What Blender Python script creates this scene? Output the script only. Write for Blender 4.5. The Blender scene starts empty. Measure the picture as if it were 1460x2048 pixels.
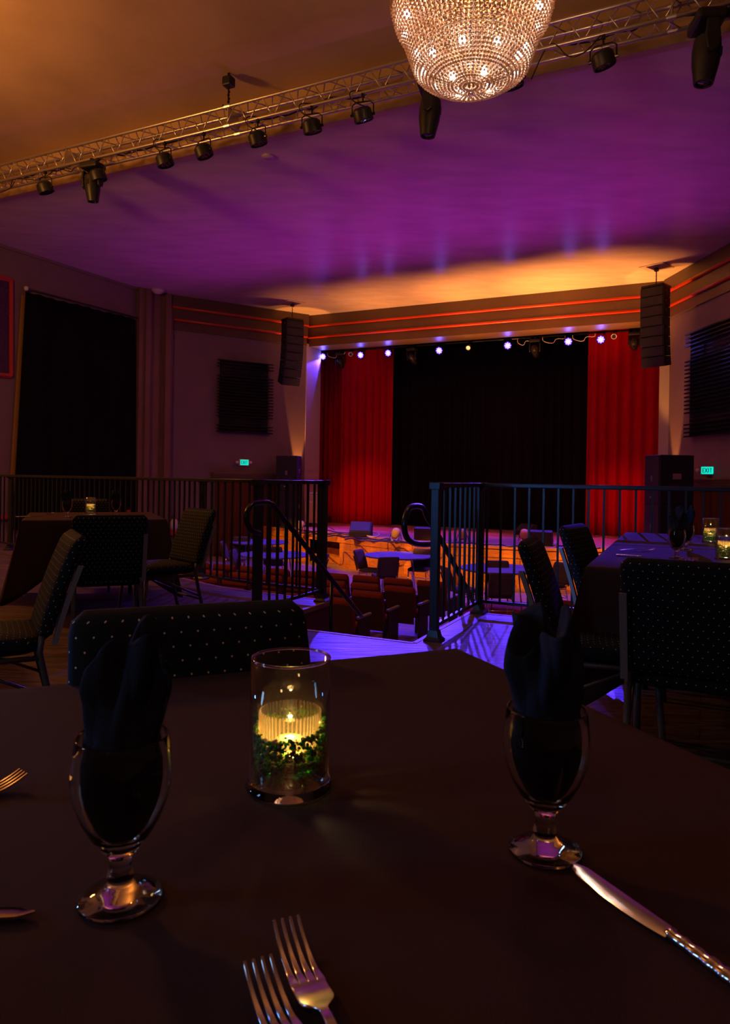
import bpy, math, random
from mathutils import Vector, Matrix
random.seed(7)
S = bpy.context.scene
C = S.collection
PI = math.pi
# ------------------------------------------------------------------ camera
F, HY, ROLL, CZ = 1420.0, 958.0, 0.0157, 1.12
cam = bpy.data.cameras.new('camera'); co = bpy.data.objects.new('camera', cam); C.objects.link(co)
cam.sensor_width = 36.0; cam.sensor_fit = 'AUTO'; cam.lens = F * 36.0 / 2048
cam.shift_y = (HY - 1024) / 2048.0
cam.clip_start = 0.02; cam.clip_end = 200
co.matrix_world = Matrix.Translation((0, 0, CZ)) @ Matrix.Rotation(PI / 2, 4, 'X') @ Matrix.Rotation(ROLL, 4, 'Z')
cam.dof.use_dof = True; cam.dof.focus_distance = 3.0; cam.dof.aperture_fstop = 16
S.camera = co

def ray(px, py):
    cx, cy = px - 730.0, HY - py
    c, s = math.cos(ROLL), math.sin(ROLL)
    return Vector((cx * c - cy * s, F, cx * s + cy * c)) / F
U = Vector((math.sin(math.radians(25.5)), math.cos(math.radians(25.5)), 0))   # towards the stage
W = Vector((U.y, -U.x, 0))                                                     # across, to the right
def uv(c, v, z=0.0): return U * c + W * v + Vector((0, 0, z))
def G(px, py, z):
    r = ray(px, py); return r * ((z - CZ) / r.z) + Vector((0, 0, CZ))
def D(px, py, d): return ray(px, py) * d + Vector((0, 0, CZ))
def CP(px, py, c):
    r = ray(px, py); return r * (c / r.dot(U)) + Vector((0, 0, CZ))
def VP(px, py, v):
    r = ray(px, py); return r * (v / r.dot(W)) + Vector((0, 0, CZ))
def WP(px, py, A, B):
    r = ray(px, py); n = Vector((B.y - A.y, A.x - B.x, 0)); return r * (A.dot(n) / r.dot(n)) + Vector((0, 0, CZ))
ANG = math.atan2(W.y, W.x)          # rotation that turns local +X into W (local +Y into U)

# ------------------------------------------------------------------ materials
def nt(name):
    m = bpy.data.materials.new(name); m.use_nodes = True; return m, m.node_tree, m.node_tree.nodes['Principled BSDF']
def mat(name, col, rough=.6, metal=0., spec=.5, var=0., scale=8., bump=0., bscale=40., stretch=(1, 1, 1), emit=None, estr=0., col2=None):
    m, t, b = nt(name); N, L = t.nodes, t.links
    b.inputs['Base Color'].default_value = (*col, 1); b.inputs['Roughness'].default_value = rough
    b.inputs['Metallic'].default_value = metal; b.inputs['Specular IOR Level'].default_value = spec
    tc = N.new('ShaderNodeTexCoord'); mp = N.new('ShaderNodeMapping'); mp.inputs['Scale'].default_value = stretch
    L.new(tc.outputs['Object'], mp.inputs['Vector'])
    if var or col2:
        n = N.new('ShaderNodeTexNoise'); n.inputs['Scale'].default_value = scale; n.inputs['Detail'].default_value = 5
        L.new(mp.outputs[0], n.inputs['Vector'])
        r = N.new('ShaderNodeValToRGB'); r.color_ramp.elements[0].position = .3; r.color_ramp.elements[1].position = .7
        a = col2 or tuple(x * (1 - var) for x in col); bcol = col if col2 else tuple(min(1, x * (1 + var)) for x in col)
        r.color_ramp.elements[0].color = (*a, 1); r.color_ramp.elements[1].color = (*bcol, 1)
        L.new(n.outputs['Fac'], r.inputs[0]); L.new(r.outputs[0], b.inputs['Base Color'])
    if bump:
        n2 = N.new('ShaderNodeTexNoise'); n2.inputs['Scale'].default_value = bscale; n2.inputs['Detail'].default_value = 4
        L.new(mp.outputs[0], n2.inputs['Vector'])
        bp = N.new('ShaderNodeBump'); bp.inputs['Strength'].default_value = bump; bp.inputs['Distance'].default_value = .01
        L.new(n2.outputs['Fac'], bp.inputs['Height']); L.new(bp.outputs[0], b.inputs['Normal'])
    if emit: b.inputs['Emission Color'].default_value = (*emit, 1); b.inputs['Emission Strength'].default_value = estr
    return m
def dotted(name, col, dot, a=.030, bb=.0235, r=.0018):
    m, t, b = nt(name); N, L = t.nodes, t.links
    b.inputs['Roughness'].default_value = .8; b.inputs['Specular IOR Level'].default_value = .2
    u = N.new('ShaderNodeUVMap'); sp = N.new('ShaderNodeSeparateXYZ'); L.new(u.outputs[0], sp.inputs[0])
    def M(op, x, y=None):
        n = N.new('ShaderNodeMath'); n.operation = op
        for i, q in enumerate((x, y)):
            if q is None: continue
            if isinstance(q, (int, float)): n.inputs[i].default_value = q
            else: L.new(q, n.inputs[i])
        return n.outputs[0]
    vv = M('DIVIDE', sp.outputs[1], bb); row = M('FLOOR', vv)
    fu = M('SUBTRACT', M('FRACT', M('ADD', M('DIVIDE', sp.outputs[0], a), M('MULTIPLY', row, .5))), .5)
    fv = M('SUBTRACT', M('FRACT', vv), .5)
    d = M('SQRT', M('ADD', M('POWER', M('MULTIPLY', fu, a), 2), M('POWER', M('MULTIPLY', fv, bb), 2)))
    f = M('LESS_THAN', d, r)
    w = N.new('ShaderNodeTexNoise'); w.inputs['Scale'].default_value = 60
    mp = N.new('ShaderNodeMapping'); mp.inputs['Scale'].default_value = (1, 1, 6); tc = N.new('ShaderNodeTexCoord')
    L.new(tc.outputs['Object'], mp.inputs[0]); L.new(mp.outputs[0], w.inputs['Vector'])
    mc = N.new('ShaderNodeMix'); mc.data_type = 'RGBA'; mc.inputs[6].default_value = (*[x * .6 for x in col], 1); mc.inputs[7].default_value = (*[x * 1.4 for x in col], 1)
    L.new(w.outputs['Fac'], mc.inputs[0])
    mx = N.new('ShaderNodeMix'); mx.data_type = 'RGBA'; mx.inputs[7].default_value = (*dot, 1)
    L.new(f, mx.inputs[0]); L.new(mc.outputs[2], mx.inputs[6]); L.new(mx.outputs[2], b.inputs['Base Color'])
    bp = N.new('ShaderNodeBump'); bp.inputs['Strength'].default_value = .35; bp.inputs['Distance'].default_value = .002
    L.new(w.outputs['Fac'], bp.inputs['Height']); L.new(bp.outputs[0], b.inputs['Normal'])
    return m
def glass(name, rough=0., thin=False, col=(1, 1, 1)):
    m = bpy.data.materials.new(name); m.use_nodes = True; N, L = m.node_tree.nodes, m.node_tree.links
    N.clear(); o = N.new('ShaderNodeOutputMaterial')
    if not thin:
        g = N.new('ShaderNodeBsdfGlass'); g.inputs['IOR'].default_value = 1.48; g.inputs['Roughness'].default_value = rough
        g.inputs['Color'].default_value = (*col, 1); L.new(g.outputs[0], o.inputs[0]); return m
    tr = N.new('ShaderNodeBsdfTransparent'); tr.inputs[0].default_value = (.96, .97, .97, 1)
    gl = N.new('ShaderNodeBsdfGlossy'); gl.inputs['Roughness'].default_value = .03
    ge = N.new('ShaderNodeNewGeometry'); dt = N.new('ShaderNodeVectorMath'); dt.operation = 'DOT_PRODUCT'
    L.new(ge.outputs['Incoming'], dt.inputs[0]); L.new(ge.outputs['Normal'], dt.inputs[1])
    def mm(op, *a_):
        n_ = N.new('ShaderNodeMath'); n_.operation = op
        for i_, q_ in enumerate(a_):
            if isinstance(q_, (int, float)): n_.inputs[i_].default_value = q_
            else: L.new(q_, n_.inputs[i_])
        return n_.outputs[0]
    fr_ = mm('ADD', .07, mm('MULTIPLY', .8, mm('POWER', mm('SUBTRACT', 1.0, mm('ABSOLUTE', dt.outputs['Value'])), 4.0)))
    mx = N.new('ShaderNodeMixShader'); L.new(fr_, mx.inputs[0]); L.new(tr.outputs[0], mx.inputs[1]); L.new(gl.outputs[0], mx.inputs[2])
    L.new(mx.outputs[0], o.inputs[0]); return m
def beads_mat():
    m = bpy.data.materials.new('crystal_beads'); m.use_nodes = True; N, L = m.node_tree.nodes, m.node_tree.links
    N.clear(); o = N.new('ShaderNodeOutputMaterial')
    t = N.new('ShaderNodeBsdfTranslucent'); t.inputs[0].default_value = (.90, .62, .42, 1)
    d = N.new('ShaderNodeBsdfDiffuse'); d.inputs[0].default_value = (.7, .46, .28, 1)
    g = N.new('ShaderNodeBsdfGlossy'); g.inputs['Roughness'].default_value = .18; g.inputs[0].default_value = (1, .9, .8, 1)
    a = N.new('ShaderNodeMixShader'); a.inputs[0].default_value = .4; L.new(t.outputs[0], a.inputs[1]); L.new(d.outputs[0], a.inputs[2])
    b = N.new('ShaderNodeMixShader'); b.inputs[0].default_value = .3; L.new(a.outputs[0], b.inputs[1]); L.new(g.outputs[0], b.inputs[2])
    L.new(b.outputs[0], o.inputs[0]); return m
def moss_mat():
    m, t, b = nt('moss_and_pebbles'); N, L = t.nodes, t.links
    g = N.new('ShaderNodeNewGeometry'); r = N.new('ShaderNodeValToRGB'); r.color_ramp.interpolation = 'CONSTANT'
    cs = [(0, (.08, .50, .10)), (.24, (.22, .75, .06)), (.44, (.05, .34, .26)), (.60, (.55, .75, .08)), (.72, (.16, .11, .07)), (.82, (.60, .45, .34)), (.93, (.85, .75, .62))]
    e = r.color_ramp.elements
    while len(e) < len(cs): e.new(.5)
    for q, (p, c) in zip(e, cs): q.position = p; q.color = (*c, 1)
    L.new(g.outputs['Random Per Island'], r.inputs[0]); L.new(r.outputs[0], b.inputs['Base Color'])
    b.inputs['Roughness'].default_value = .45
    tl = N.new('ShaderNodeBsdfTranslucent'); L.new(r.outputs[0], tl.inputs[0]); mx = N.new('ShaderNodeMixShader'); mx.inputs[0].default_value = .6
    L.new(b.outputs[0], mx.inputs[1]); L.new(tl.outputs[0], mx.inputs[2]); L.new(mx.outputs[0], N['Material Output'].inputs[0]); return m
def wood(name, c1, c2, planks, axis_scale, rough=.4, rot=0., bump=.1):
    m, t, b = nt(name); N, L = t.nodes, t.links
    tc = N.new('ShaderNodeTexCoord'); mp = N.new('ShaderNodeMapping'); mp.inputs['Rotation'].default_value = (0, 0, rot)
    mp.inputs['Scale'].default_value = axis_scale; L.new(tc.outputs['Object'], mp.inputs[0])
    n = N.new('ShaderNodeTexNoise'); n.inputs['Scale'].default_value = 3; n.inputs['Detail'].default_value = 8; n.inputs['Distortion'].default_value = 1.2
    L.new(mp.outputs[0], n.inputs['Vector'])
    r = N.new('ShaderNodeValToRGB'); r.color_ramp.elements[0].position = .32; r.color_ramp.elements[1].position = .7
    r.color_ramp.elements[0].color = (*c1, 1); r.color_ramp.elements[1].color = (*c2, 1); L.new(n.outputs['Fac'], r.inputs[0])
    mp2 = N.new('ShaderNodeMapping'); mp2.inputs['Rotation'].default_value = (0, 0, rot); L.new(tc.outputs['Object'], mp2.inputs[0])
    bk = N.new('ShaderNodeTexBrick'); bk.inputs['Scale'].default_value = 1; bk.inputs['Brick Width'].default_value = planks[0]; bk.inputs['Row Height'].default_value = planks[1]
    bk.inputs['Mortar Size'].default_value = .003; bk.inputs['Color1'].default_value = (.8, .8, .8, 1); bk.inputs['Color2'].default_value = (1, 1, 1, 1); bk.inputs['Mortar'].default_value = (.25, .25, .25, 1)
    L.new(mp2.outputs[0], bk.inputs['Vector'])
    mx = N.new('ShaderNodeMix'); mx.data_type = 'RGBA'; mx.blend_type = 'MULTIPLY'; mx.inputs[0].default_value = 1
    L.new(r.outputs[0], mx.inputs[6]); L.new(bk.outputs[0], mx.inputs[7]); L.new(mx.outputs[2], b.inputs['Base Color'])
    b.inputs['Roughness'].default_value = rough
    bp = N.new('ShaderNodeBump'); bp.inputs['Strength'].default_value = bump; bp.inputs['Distance'].default_value = .02
    L.new(n.outputs['Fac'], bp.inputs['Height']); L.new(bp.outputs[0], b.inputs['Normal'])
    return m
M_ceil = mat('painted_plaster', (.60, .50, .48), .27, var=.10, scale=1.2, bump=.3, bscale=4, stretch=(1, 3, 1), spec=.55)
M_ceil2 = mat('rear_ceiling_plaster', (.62, .44, .26), .6, var=.12, scale=.9, bump=.2, bscale=4)
M_wall = mat('wall_paint', (.20, .135, .145), .75, var=.06, scale=2)
M_walld = mat('pilaster_paint', (.20, .12, .08), .5, var=.08, scale=2)
M_head = mat('header_paint', (.11, .062, .035), .45, var=.08, scale=2)
M_jamb = mat('jamb_paint', (.55, .48, .42), .5)
M_redtrim = mat('red_trim', (.55, .045, .015), .35)
M_blackwall = mat('stagehouse_black', (.012, .012, .014), .9)
M_blackcloth = mat('black_drape', (.006, .006, .007), .95, spec=.1)
M_midcurtain = mat('black_stage_curtain', (.007, .006, .009), .9, spec=.05)
M_red = mat('red_velvet', (.42, .002, .012), .85, var=.12, scale=14, stretch=(3, 3, .2), spec=.05)
M_brown = mat('brown_drape', (.12, .045, .02), .9, spec=.15)
M_carpet = wood('platform_vinyl', (.06, .035, .032), (.20, .125, .115), (1.2, .15), (1.0, 7, 1), .38, -ANG, .5)
M_pit = wood('pit_floor_wood', (.42, .30, .30), (.62, .46, .44), (1.4, .09), (.6, 8, 1), .35, -ANG, .1)
M_stage = wood('stage_floor_wood', (.35, .16, .14), (.60, .30, .26), (1.4, .09), (.6, 8, 1), .35, -ANG, .1)
M_front = wood('stage_front_wood', (.62, .22, .02), (.95, .40, .05), (2.4, .3), (1, 1, 9), .45, 0, .15)
M_fascia = mat('maroon_fascia', (.16, .02, .02), .6)
M_edge = mat('wood_nosing', (.45, .25, .12), .5)
M_iron = mat('black_iron', (.022, .025, .03), .35, metal=.0, spec=.45)
M_black = mat('black_plastic', (.015, .015, .017), .45)
M_blackmet = mat('black_metal', (.012, .012, .014), .25, spec=.4)
M_pa = mat('speaker_paint', (.018, .016, .022), .6, bump=.3, bscale=300)
M_grille = mat('speaker_grille', (.015, .012, .02), .5, bump=.5, bscale=400)
M_alu = mat('aluminium', (.70, .66, .62), .32, metal=.9)
M_chrome = mat('stainless', (.85, .82, .80), .12, metal=1.0)
M_cloth = mat('black_tablecloth', (.060, .030, .030), .85, spec=.15, bump=.15, bscale=500)
M_napkin = mat('black_napkin', (.026, .029, .050), .9, spec=.1, bump=.4, bscale=700)
M_napkin2 = M_napkin
M_fabric = dotted('navy_dotted_fabric', (.010, .013, .020), (.95, .80, .50))
M_pitfab = mat('checked_fabric', (.10, .065, .05), .8, var=.5, scale=90)
M_silver = mat('silver_vein_metal', (.28, .28, .28), .5, metal=.3, var=.4, scale=400)
M_dark_silver = mat('speckled_dark_metal', (.10, .095, .09), .5, metal=.3, var=.9, scale=600)
M_seat = mat('maroon_seat_fabric', (.24, .035, .025), .9, spec=.2, var=.15, scale=60)
M_seatback = mat('dark_seat_panel', (.05, .015, .02), .6)
M_arm = mat('armrest_wood', (.42, .32, .28), .4, var=.2, scale=30)
M_ttop = mat('round_tabletop', (.20, .19, .42), .6, var=.25, scale=6, spec=.2)
M_glass = glass('clear_glass'); M_thin = glass('thin_clear_glass', thin=True)
def cup_mat():
    m = bpy.data.materials.new('ribbed_candle_cup'); m.use_nodes = True; N, L = m.node_tree.nodes, m.node_tree.links
    N.clear(); o = N.new('ShaderNodeOutputMaterial'); t = N.new('ShaderNodeBsdfTransparent'); t.inputs[0].default_value = (1, .93, .8, 1)
    tl = N.new('ShaderNodeBsdfTranslucent'); tl.inputs[0].default_value = (.95, .75, .42, 1); g = N.new('ShaderNodeBsdfGlossy'); g.inputs['Roughness'].default_value = .06
    a = N.new('ShaderNodeMixShader')
    tc = N.new('ShaderNodeTexCoord'); sp = N.new('ShaderNodeSeparateXYZ'); L.new(tc.outputs['Object'], sp.inputs[0])
    def mm(op, *a_):
        n_ = N.new('ShaderNodeMath'); n_.operation = op
        for i_, q_ in enumerate(a_):
            if isinstance(q_, (int, float)): n_.inputs[i_].default_value = q_
            else: L.new(q_, n_.inputs[i_])
        return n_.outputs[0]
    w_ = mm('SINE', mm('MULTIPLY', mm('ARCTAN2', sp.outputs[1], sp.outputs[0]), 44.0))  # stripes stand in for light scattered by the ribs
    L.new(mm('ADD', .08, mm('MULTIPLY', .5, mm('POWER', mm('MAXIMUM', w_, 0.0), 2.0))), a.inputs[0]); L.new(t.outputs[0], a.inputs[1]); L.new(tl.outputs[0], a.inputs[2])
    b = N.new('ShaderNodeMixShader'); b.inputs[0].default_value = .18; L.new(a.outputs[0], b.inputs[1]); L.new(g.outputs[0], b.inputs[2])
    L.new(b.outputs[0], o.inputs[0]); return m
M_ribbed = cup_mat()
M_beads = beads_mat(); M_moss = moss_mat()
M_bulb = mat('lamp_bulb', (1, 1, 1), emit=(.82, .92, 1.0), estr=22)
M_flame = mat('candle_flame', (1, .8, .4), emit=(1, .62, .2), estr=25)
M_led = mat('blue_led_lens', (.1, .1, 1), emit=(.030, .014, 1.0), estr=34)
M_ledcore = mat('blue_white_led', (.5, .5, 1), emit=(.45, .40, 1.0), estr=40)
M_warmlens = mat('warm_lens', (1, .7, .4), emit=(1, .45, .12), estr=2.2)
M_lens = mat('dark_lens', (.03, .03, .08), .05, spec=1.0)
M_exit = mat('exit_green', (.05, .9, .7), emit=(.0, .85, .60), estr=1.1)
M_exitbody = mat('exit_housing', (.75, .62, .60), .5, emit=None)
M_white = mat('white_plastic', (.75, .70, .70), .5)
M_tweed = mat('tweed_amp_cloth', (.75, .55, .22), .7, var=.2, scale=80)
M_ochre = mat('ochre_case', (.5, .33, .12), .6)
M_frame = mat('red_frame', (.45, .04, .02), .45)
M_art = mat('dark_print', (.10, .03, .10), .6, var=.8, scale=25, col2=(.02, .01, .05))

# ------------------------------------------------------------------ mesh builder
class MB:
    def __init__(s): s.v = []; s.f = []; s.uv = None
    def add(s, vs, fs):
        b = len(s.v); s.v += [tuple(v) for v in vs]; s.f += [tuple(b + i for i in f) for f in fs]; return s
    def box(s, lo, hi, m=None):
        x0, y0, z0 = lo; x1, y1, z1 = hi
        vs = [Vector(p) for p in ((x0, y0, z0), (x1, y0, z0), (x1, y1, z0), (x0, y1, z0), (x0, y0, z1), (x1, y0, z1), (x1, y1, z1), (x0, y1, z1))]
        if m: vs = [m @ v for v in vs]
        return s.add(vs, [(0, 3, 2, 1), (4, 5, 6, 7), (0, 1, 5, 4), (1, 2, 6, 5), (2, 3, 7, 6), (3, 0, 4, 7)])
    def tube(s, pts, r, n=10, closed=False):
        pts = [Vector(p) for p in pts]; k = len(pts); rs = r if isinstance(r, (list, tuple)) else [r] * k
        vs = []; prev = None
        for i, p in enumerate(pts):
            t = (pts[(i + 1) % k] - pts[i - 1]) if closed else (pts[min(i + 1, k - 1)] - pts[max(i - 1, 0)])
            if t.length < 1e-9: t = Vector((0, 0, 1))
            t.normalize()
            if prev is None: a = t.orthogonal().normalized()
            else:
                a = prev - t * prev.dot(t); a = a.normalized() if a.length > 1e-6 else t.orthogonal().normalized()
            prev = a; b = t.cross(a)
            for j in range(n):
                q = 2 * PI * j / n; vs.append(p + (a * math.cos(q) + b * math.sin(q)) * rs[i])
        fs = []
        for i in range(k if closed else k - 1):
            i2 = (i + 1) % k
            for j in range(n): fs.append((i * n + j, i * n + (j + 1) % n, i2 * n + (j + 1) % n, i2 * n + j))
        if not closed: fs += [tuple(range(n))[::-1], tuple((k - 1) * n + j for j in range(n))]
        return s.add(vs, fs)
    def lathe(s, prof, n=32, m=None, closed=False):
        vs = []; k = len(prof)
        for (r, z) in prof:
            for j in range(n):
                q = 2 * PI * j / n; v = Vector((r * math.cos(q), r * math.sin(q), z)); vs.append(m @ v if m else v)
        fs = []
        for i in range(k if closed else k - 1):
            i2 = (i + 1) % k
            for j in range(n): fs.append((i * n + j, i * n + (j + 1) % n, i2 * n + (j + 1) % n, i2 * n + j))
        if not closed: fs += [tuple(range(n))[::-1], tuple((k - 1) * n + j for j in range(n))]
        return s.add(vs, fs)
    def prism(s, poly, z0, z1, m=None):
        k = len(poly); vs = [Vector((p[0], p[1], z0)) for p in poly] + [Vector((p[0], p[1], z1)) for p in poly]
        if m: vs = [m @ v for v in vs]
        return s.add(vs, [tuple(range(k))[::-1], tuple(range(k, 2 * k))] + [(i, (i + 1) % k, k + (i + 1) % k, k + i) for i in range(k)])
    def ball(s, c, r, sub=0, sc=(1, 1, 1)):
        t = (1 + 5 ** .5) / 2
        vs = [Vector(p).normalized() for p in ((-1, t, 0), (1, t, 0), (-1, -t, 0), (1, -t, 0), (0, -1, t), (0, 1, t), (0, -1, -t), (0, 1, -t), (t, 0, -1), (t, 0, 1), (-t, 0, -1), (-t, 0, 1))]
        fs = [(0, 11, 5), (0, 5, 1), (0, 1, 7), (0, 7, 10), (0, 10, 11), (1, 5, 9), (5, 11, 4), (11, 10, 2), (10, 7, 6), (7, 1, 8), (3, 9, 4), (3, 4, 2), (3, 2, 6), (3, 6, 8), (3, 8, 9), (4, 9, 5), (2, 4, 11), (6, 2, 10), (8, 6, 7), (9, 8, 1)]
        for _ in range(sub):
            cch = {}; nf = []
            def mid(a, b):
                key = (min(a, b), max(a, b))
                if key not in cch: cch[key] = len(vs); vs.append(((vs[a] + vs[b]) / 2).normalized())
                return cch[key]
            for a, b, c2 in fs:
                x, y, z = mid(a, b), mid(b, c2), mid(c2, a); nf += [(a, x, z), (b, y, x), (c2, z, y), (x, y, z)]
            fs = nf
        c = Vector(c)
        return s.add([c + Vector((v.x * r * sc[0], v.y * r * sc[1], v.z * r * sc[2])) for v in vs], fs)
    def grid(s, fn, nu, nv, wrap=False):
        vs = [fn(i, j) for j in range(nv) for i in range(nu)]
        fs = [(j * nu + i, j * nu + (i + 1) % nu, (j + 1) * nu + (i + 1) % nu, (j + 1) * nu + i) for j in range(nv - 1) for i in range(nu if wrap else nu - 1)]
        return s.add(vs, fs)
    def build(s, name, m, parent=None, smooth=False, org=None, bevel=0, weld=False):
        me = bpy.data.meshes.new(name)
        o3 = Vector(org) if org is not None else None
        vs = [tuple(Vector(v) - o3) for v in s.v] if o3 is not None else s.v
        me.from_pydata(vs, [], s.f); me.materials.append(m)
        if smooth:
            me.polygons.foreach_set('use_smooth', [True] * len(me.polygons))
        o = bpy.data.objects.new(name, me); C.objects.link(o)
        if parent is not None: o.parent = parent
        elif o3 is not None: o.location = o3
        if bevel:
            b = o.modifiers.new('bevel', 'BEVEL'); b.width = bevel; b.segments = 2; b.limit_method = 'ANGLE'; b.angle_limit = .6
        me.update(); return o
def smooth_angle(o, deg=40):
    me = o.data; me.polygons.foreach_set('use_smooth', [True] * len(me.polygons))
    me.set_sharp_from_angle(angle=math.radians(deg)); return o
def tag(o, label, cat, group=None, kind=None):
    o['label'] = label; o['category'] = cat
    if group: o['group'] = group
    if kind: o['kind'] = kind
    return o
def thing(name, label, cat, loc=(0, 0, 0), rz=0., group=None):
    o = bpy.data.objects.new(name, None); C.objects.link(o); o.location = loc; o.rotation_euler = (0, 0, rz); o.empty_display_size = .1
    return tag(o, label, cat, group)
def struct(name, mb, m, org=None, bevel=0, smooth=False):
    o = mb.build(name, m, None, smooth, org, bevel); o['kind'] = 'structure'; return o
def kids(o): return [x for x in bpy.data.objects if x.parent == o]
def dup(root, loc, rz, label, group=None):
    r = root.copy(); C.objects.link(r); r.location = loc; r.rotation_euler = (0, 0, rz); r['label'] = label
    if group: r['group'] = group
    for ch in kids(root):
        c = ch.copy(); C.objects.link(c); c.parent = r
        for g in kids(ch):
            d = g.copy(); C.objects.link(d); d.parent = c
    return r
def frame_m(o, x, z=Vector((0, 0, 1))):
    x = Vector(x).normalized(); y = z.cross(x).normalized(); z2 = x.cross(y)
    m = Matrix((x, y, z2)).transposed().to_4x4(); m.translation = Vector(o); return m
def lamp(name, kind, loc, col, power, size=.1, target=None, cone=60, blend=.5, **kw):
    l = bpy.data.lights.new(name, kind); l.color = col; l.energy = power
    if kind == 'AREA': l.shape = 'RECTANGLE'; l.size = size; l.size_y = kw.get('sy', size)
    else: l.shadow_soft_size = size
    if kind == 'SPOT': l.spot_size = math.radians(cone); l.spot_blend = blend
    o = bpy.data.objects.new(name, l); C.objects.link(o); o.location = loc
    if target is not None: o.rotation_euler = (Vector(target) - Vector(loc)).to_track_quat('-Z', 'Y').to_euler()
    o['kind'] = 'helper'
    return o

# ------------------------------------------------------------------ room levels
ZF, ZS, ZC, ZN = -1.30, -.39, 6.40, 7.06
CPR, CF = 20.0, 9.26
# left wall, its pilaster, the splays
LW0 = G(0, 488, ZC); LW1 = G(274, 576, ZC); LS0 = G(342, 592, ZC); LC = CP(611, 800, CPR); LC.z = ZC
RC = CP(1338, 800, CPR); RC.z = ZC
RS = G(1460, 495, ZC)
rsd = (RS - RC).normalized(); RE = RC + rsd * 4.3
lwd = (LW1 - LW0).normalized(); LWB = LW1 - lwd * 26
def wallseg(name, A, B, z0, z1, m, th=.25, side=1):
    A = Vector((A.x, A.y, 0)); B = Vector((B.x, B.y, 0)); L = (B - A).length
    mb = MB(); mb.box((0, 0, z0), (L, th * side, z1), frame_m(A, B - A)); return struct(name, mb, m)
wallseg('wall_left', LWB, LW1, ZF, ZN, M_wall, .25, 1)
wallseg('wall_left_splay', LS0, LC, ZF, ZC + .1, M_wall, .25, 1)
wallseg('wall_right_splay', RC, RE, ZF, ZC + .1, M_wall, .25, 1)
RB = RE - U * 19.5
wallseg('wall_right', RE, RB, ZF, ZN, M_wall, .25, 1)
wallseg('wall_back', RB, LWB, ZF, ZN, M_wall, .25, 1)
# pilaster: stepped column between the wall and the splay
mb = MB(); d = Vector((LS0.x - LW1.x, LS0.y - LW1.y, 0)); L = d.length; fm = frame_m(Vector((LW1.x, LW1.y, 0)), d)
for a, b, p in ((0, .16, -.16), (.16, .30, -.22), (.30, .36, -.12), (.36, .68, -.07), (.68, .74, -.12), (.74, .90, -.22), (.90, 1.0, -.14)):
    mb.box((a * L, p, ZF), (b * L, .3, ZC), fm)
struct('wall_left_pilaster', mb, M_walld)
# crown mouldings
mb = MB(); L = 12.; mb.box((0, -.05, ZC - .07), (L, 0, ZC), frame_m(Vector((LW1.x, LW1.y, 0)) - lwd * L, lwd)); struct('trim_crown_left', mb, M_wall)
mb = MB(); mb.box((0, -.09, .06), (14, 0, .16), frame_m(Vector((LW1.x, LW1.y, 0)) - lwd * 14, lwd)); struct('trim_red_rail_left', mb, M_frame)
# ceilings
mb = MB(); P = [uv(CF, -21), uv(CF, 3.2), uv(CPR + .2, 3.2), uv(CPR + .2, -21)]; mb.prism([(p.x, p.y) for p in P], ZC, ZC + .1); struct('ceiling', mb, M_ceil)
mb = MB(); P = [uv(CF - .02, -21), uv(CF - .02, 3.2), uv(CF + .1, 3.2), uv(CF + .1, -21)]; mb.prism([(p.x, p.y) for p in P], ZC - .01, ZN); struct('ceiling_step', mb, M_ceil2)
mb = MB(); P = [uv(-5, -24), uv(-5, 3.2), uv(CF + .1, 3.2), uv(CF + .1, -24)]; mb.prism([(p.x, p.y) for p in P], ZN, ZN + .1); struct('ceiling_rear', mb, M_ceil2)
# header over the stage, three stepped bands, red trims
fmU = frame_m(uv(CPR, 0), W)      # local x = W, local y = U
vl, vr = LC.dot(W), RC.dot(W)
bands = ((6.06, ZC, 0.0), (5.71, 6.06, .07), (5.42, 5.71, .14))
mb = MB()
for z0, z1, o in bands: mb.box((vl - .3, o, z0), (vr + .3, .95, z1), fmU)
struct('wall_stage_header', mb, M_head)
for nme, z in (('trim_1', 6.06), ('trim_2', 5.71)):
    mb = MB(); mb.tube([fmU @ Vector((x, .035 if z > 6 else .10, z - .0)) for x in (vl, (vl + vr) / 2, vr)], .042, 10); struct(nme, mb, M_redtrim, smooth=True)
# matching bands on the splays
def splay_bands(A, B, tag_, side):
    A = Vector((A.x, A.y, 0)); B = Vector((B.x, B.y, 0)); L = (B - A).length; m = frame_m(A, B - A)
    mb = MB()
    for z0, z1, o in bands: mb.box((0, -.18 + o, z0), (L, .02, z1), m)
    struct('wall_cornice_' + tag_, mb, M_head)
    for k, z in ((1, 6.06), (2, 5.71)):
        mb = MB(); y = -.145 if k == 1 else -.075
        mb.tube([m @ Vector((x, y, z)) for x in (0, L)], .042, 10); struct('trim_%s_%d' % (tag_, k), mb, M_redtrim, smooth=True)
splay_bands(LS0, LC, 'left', 1); splay_bands(RC, RE, 'right', 1)
# jambs: returns into the stage
mb = MB(); mb.box((vl - .3, 0, ZF), (vl + .02, .95, 5.5), fmU); struct('wall_jamb_left', mb, M_jamb)
vj = CP(1318, 800, CPR).dot(W); mb = MB(); mb.box((vj, .0, ZF), (vr + .3, .95, 5.5), fmU); struct('wall_jamb_right', mb, M_jamb)
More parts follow.
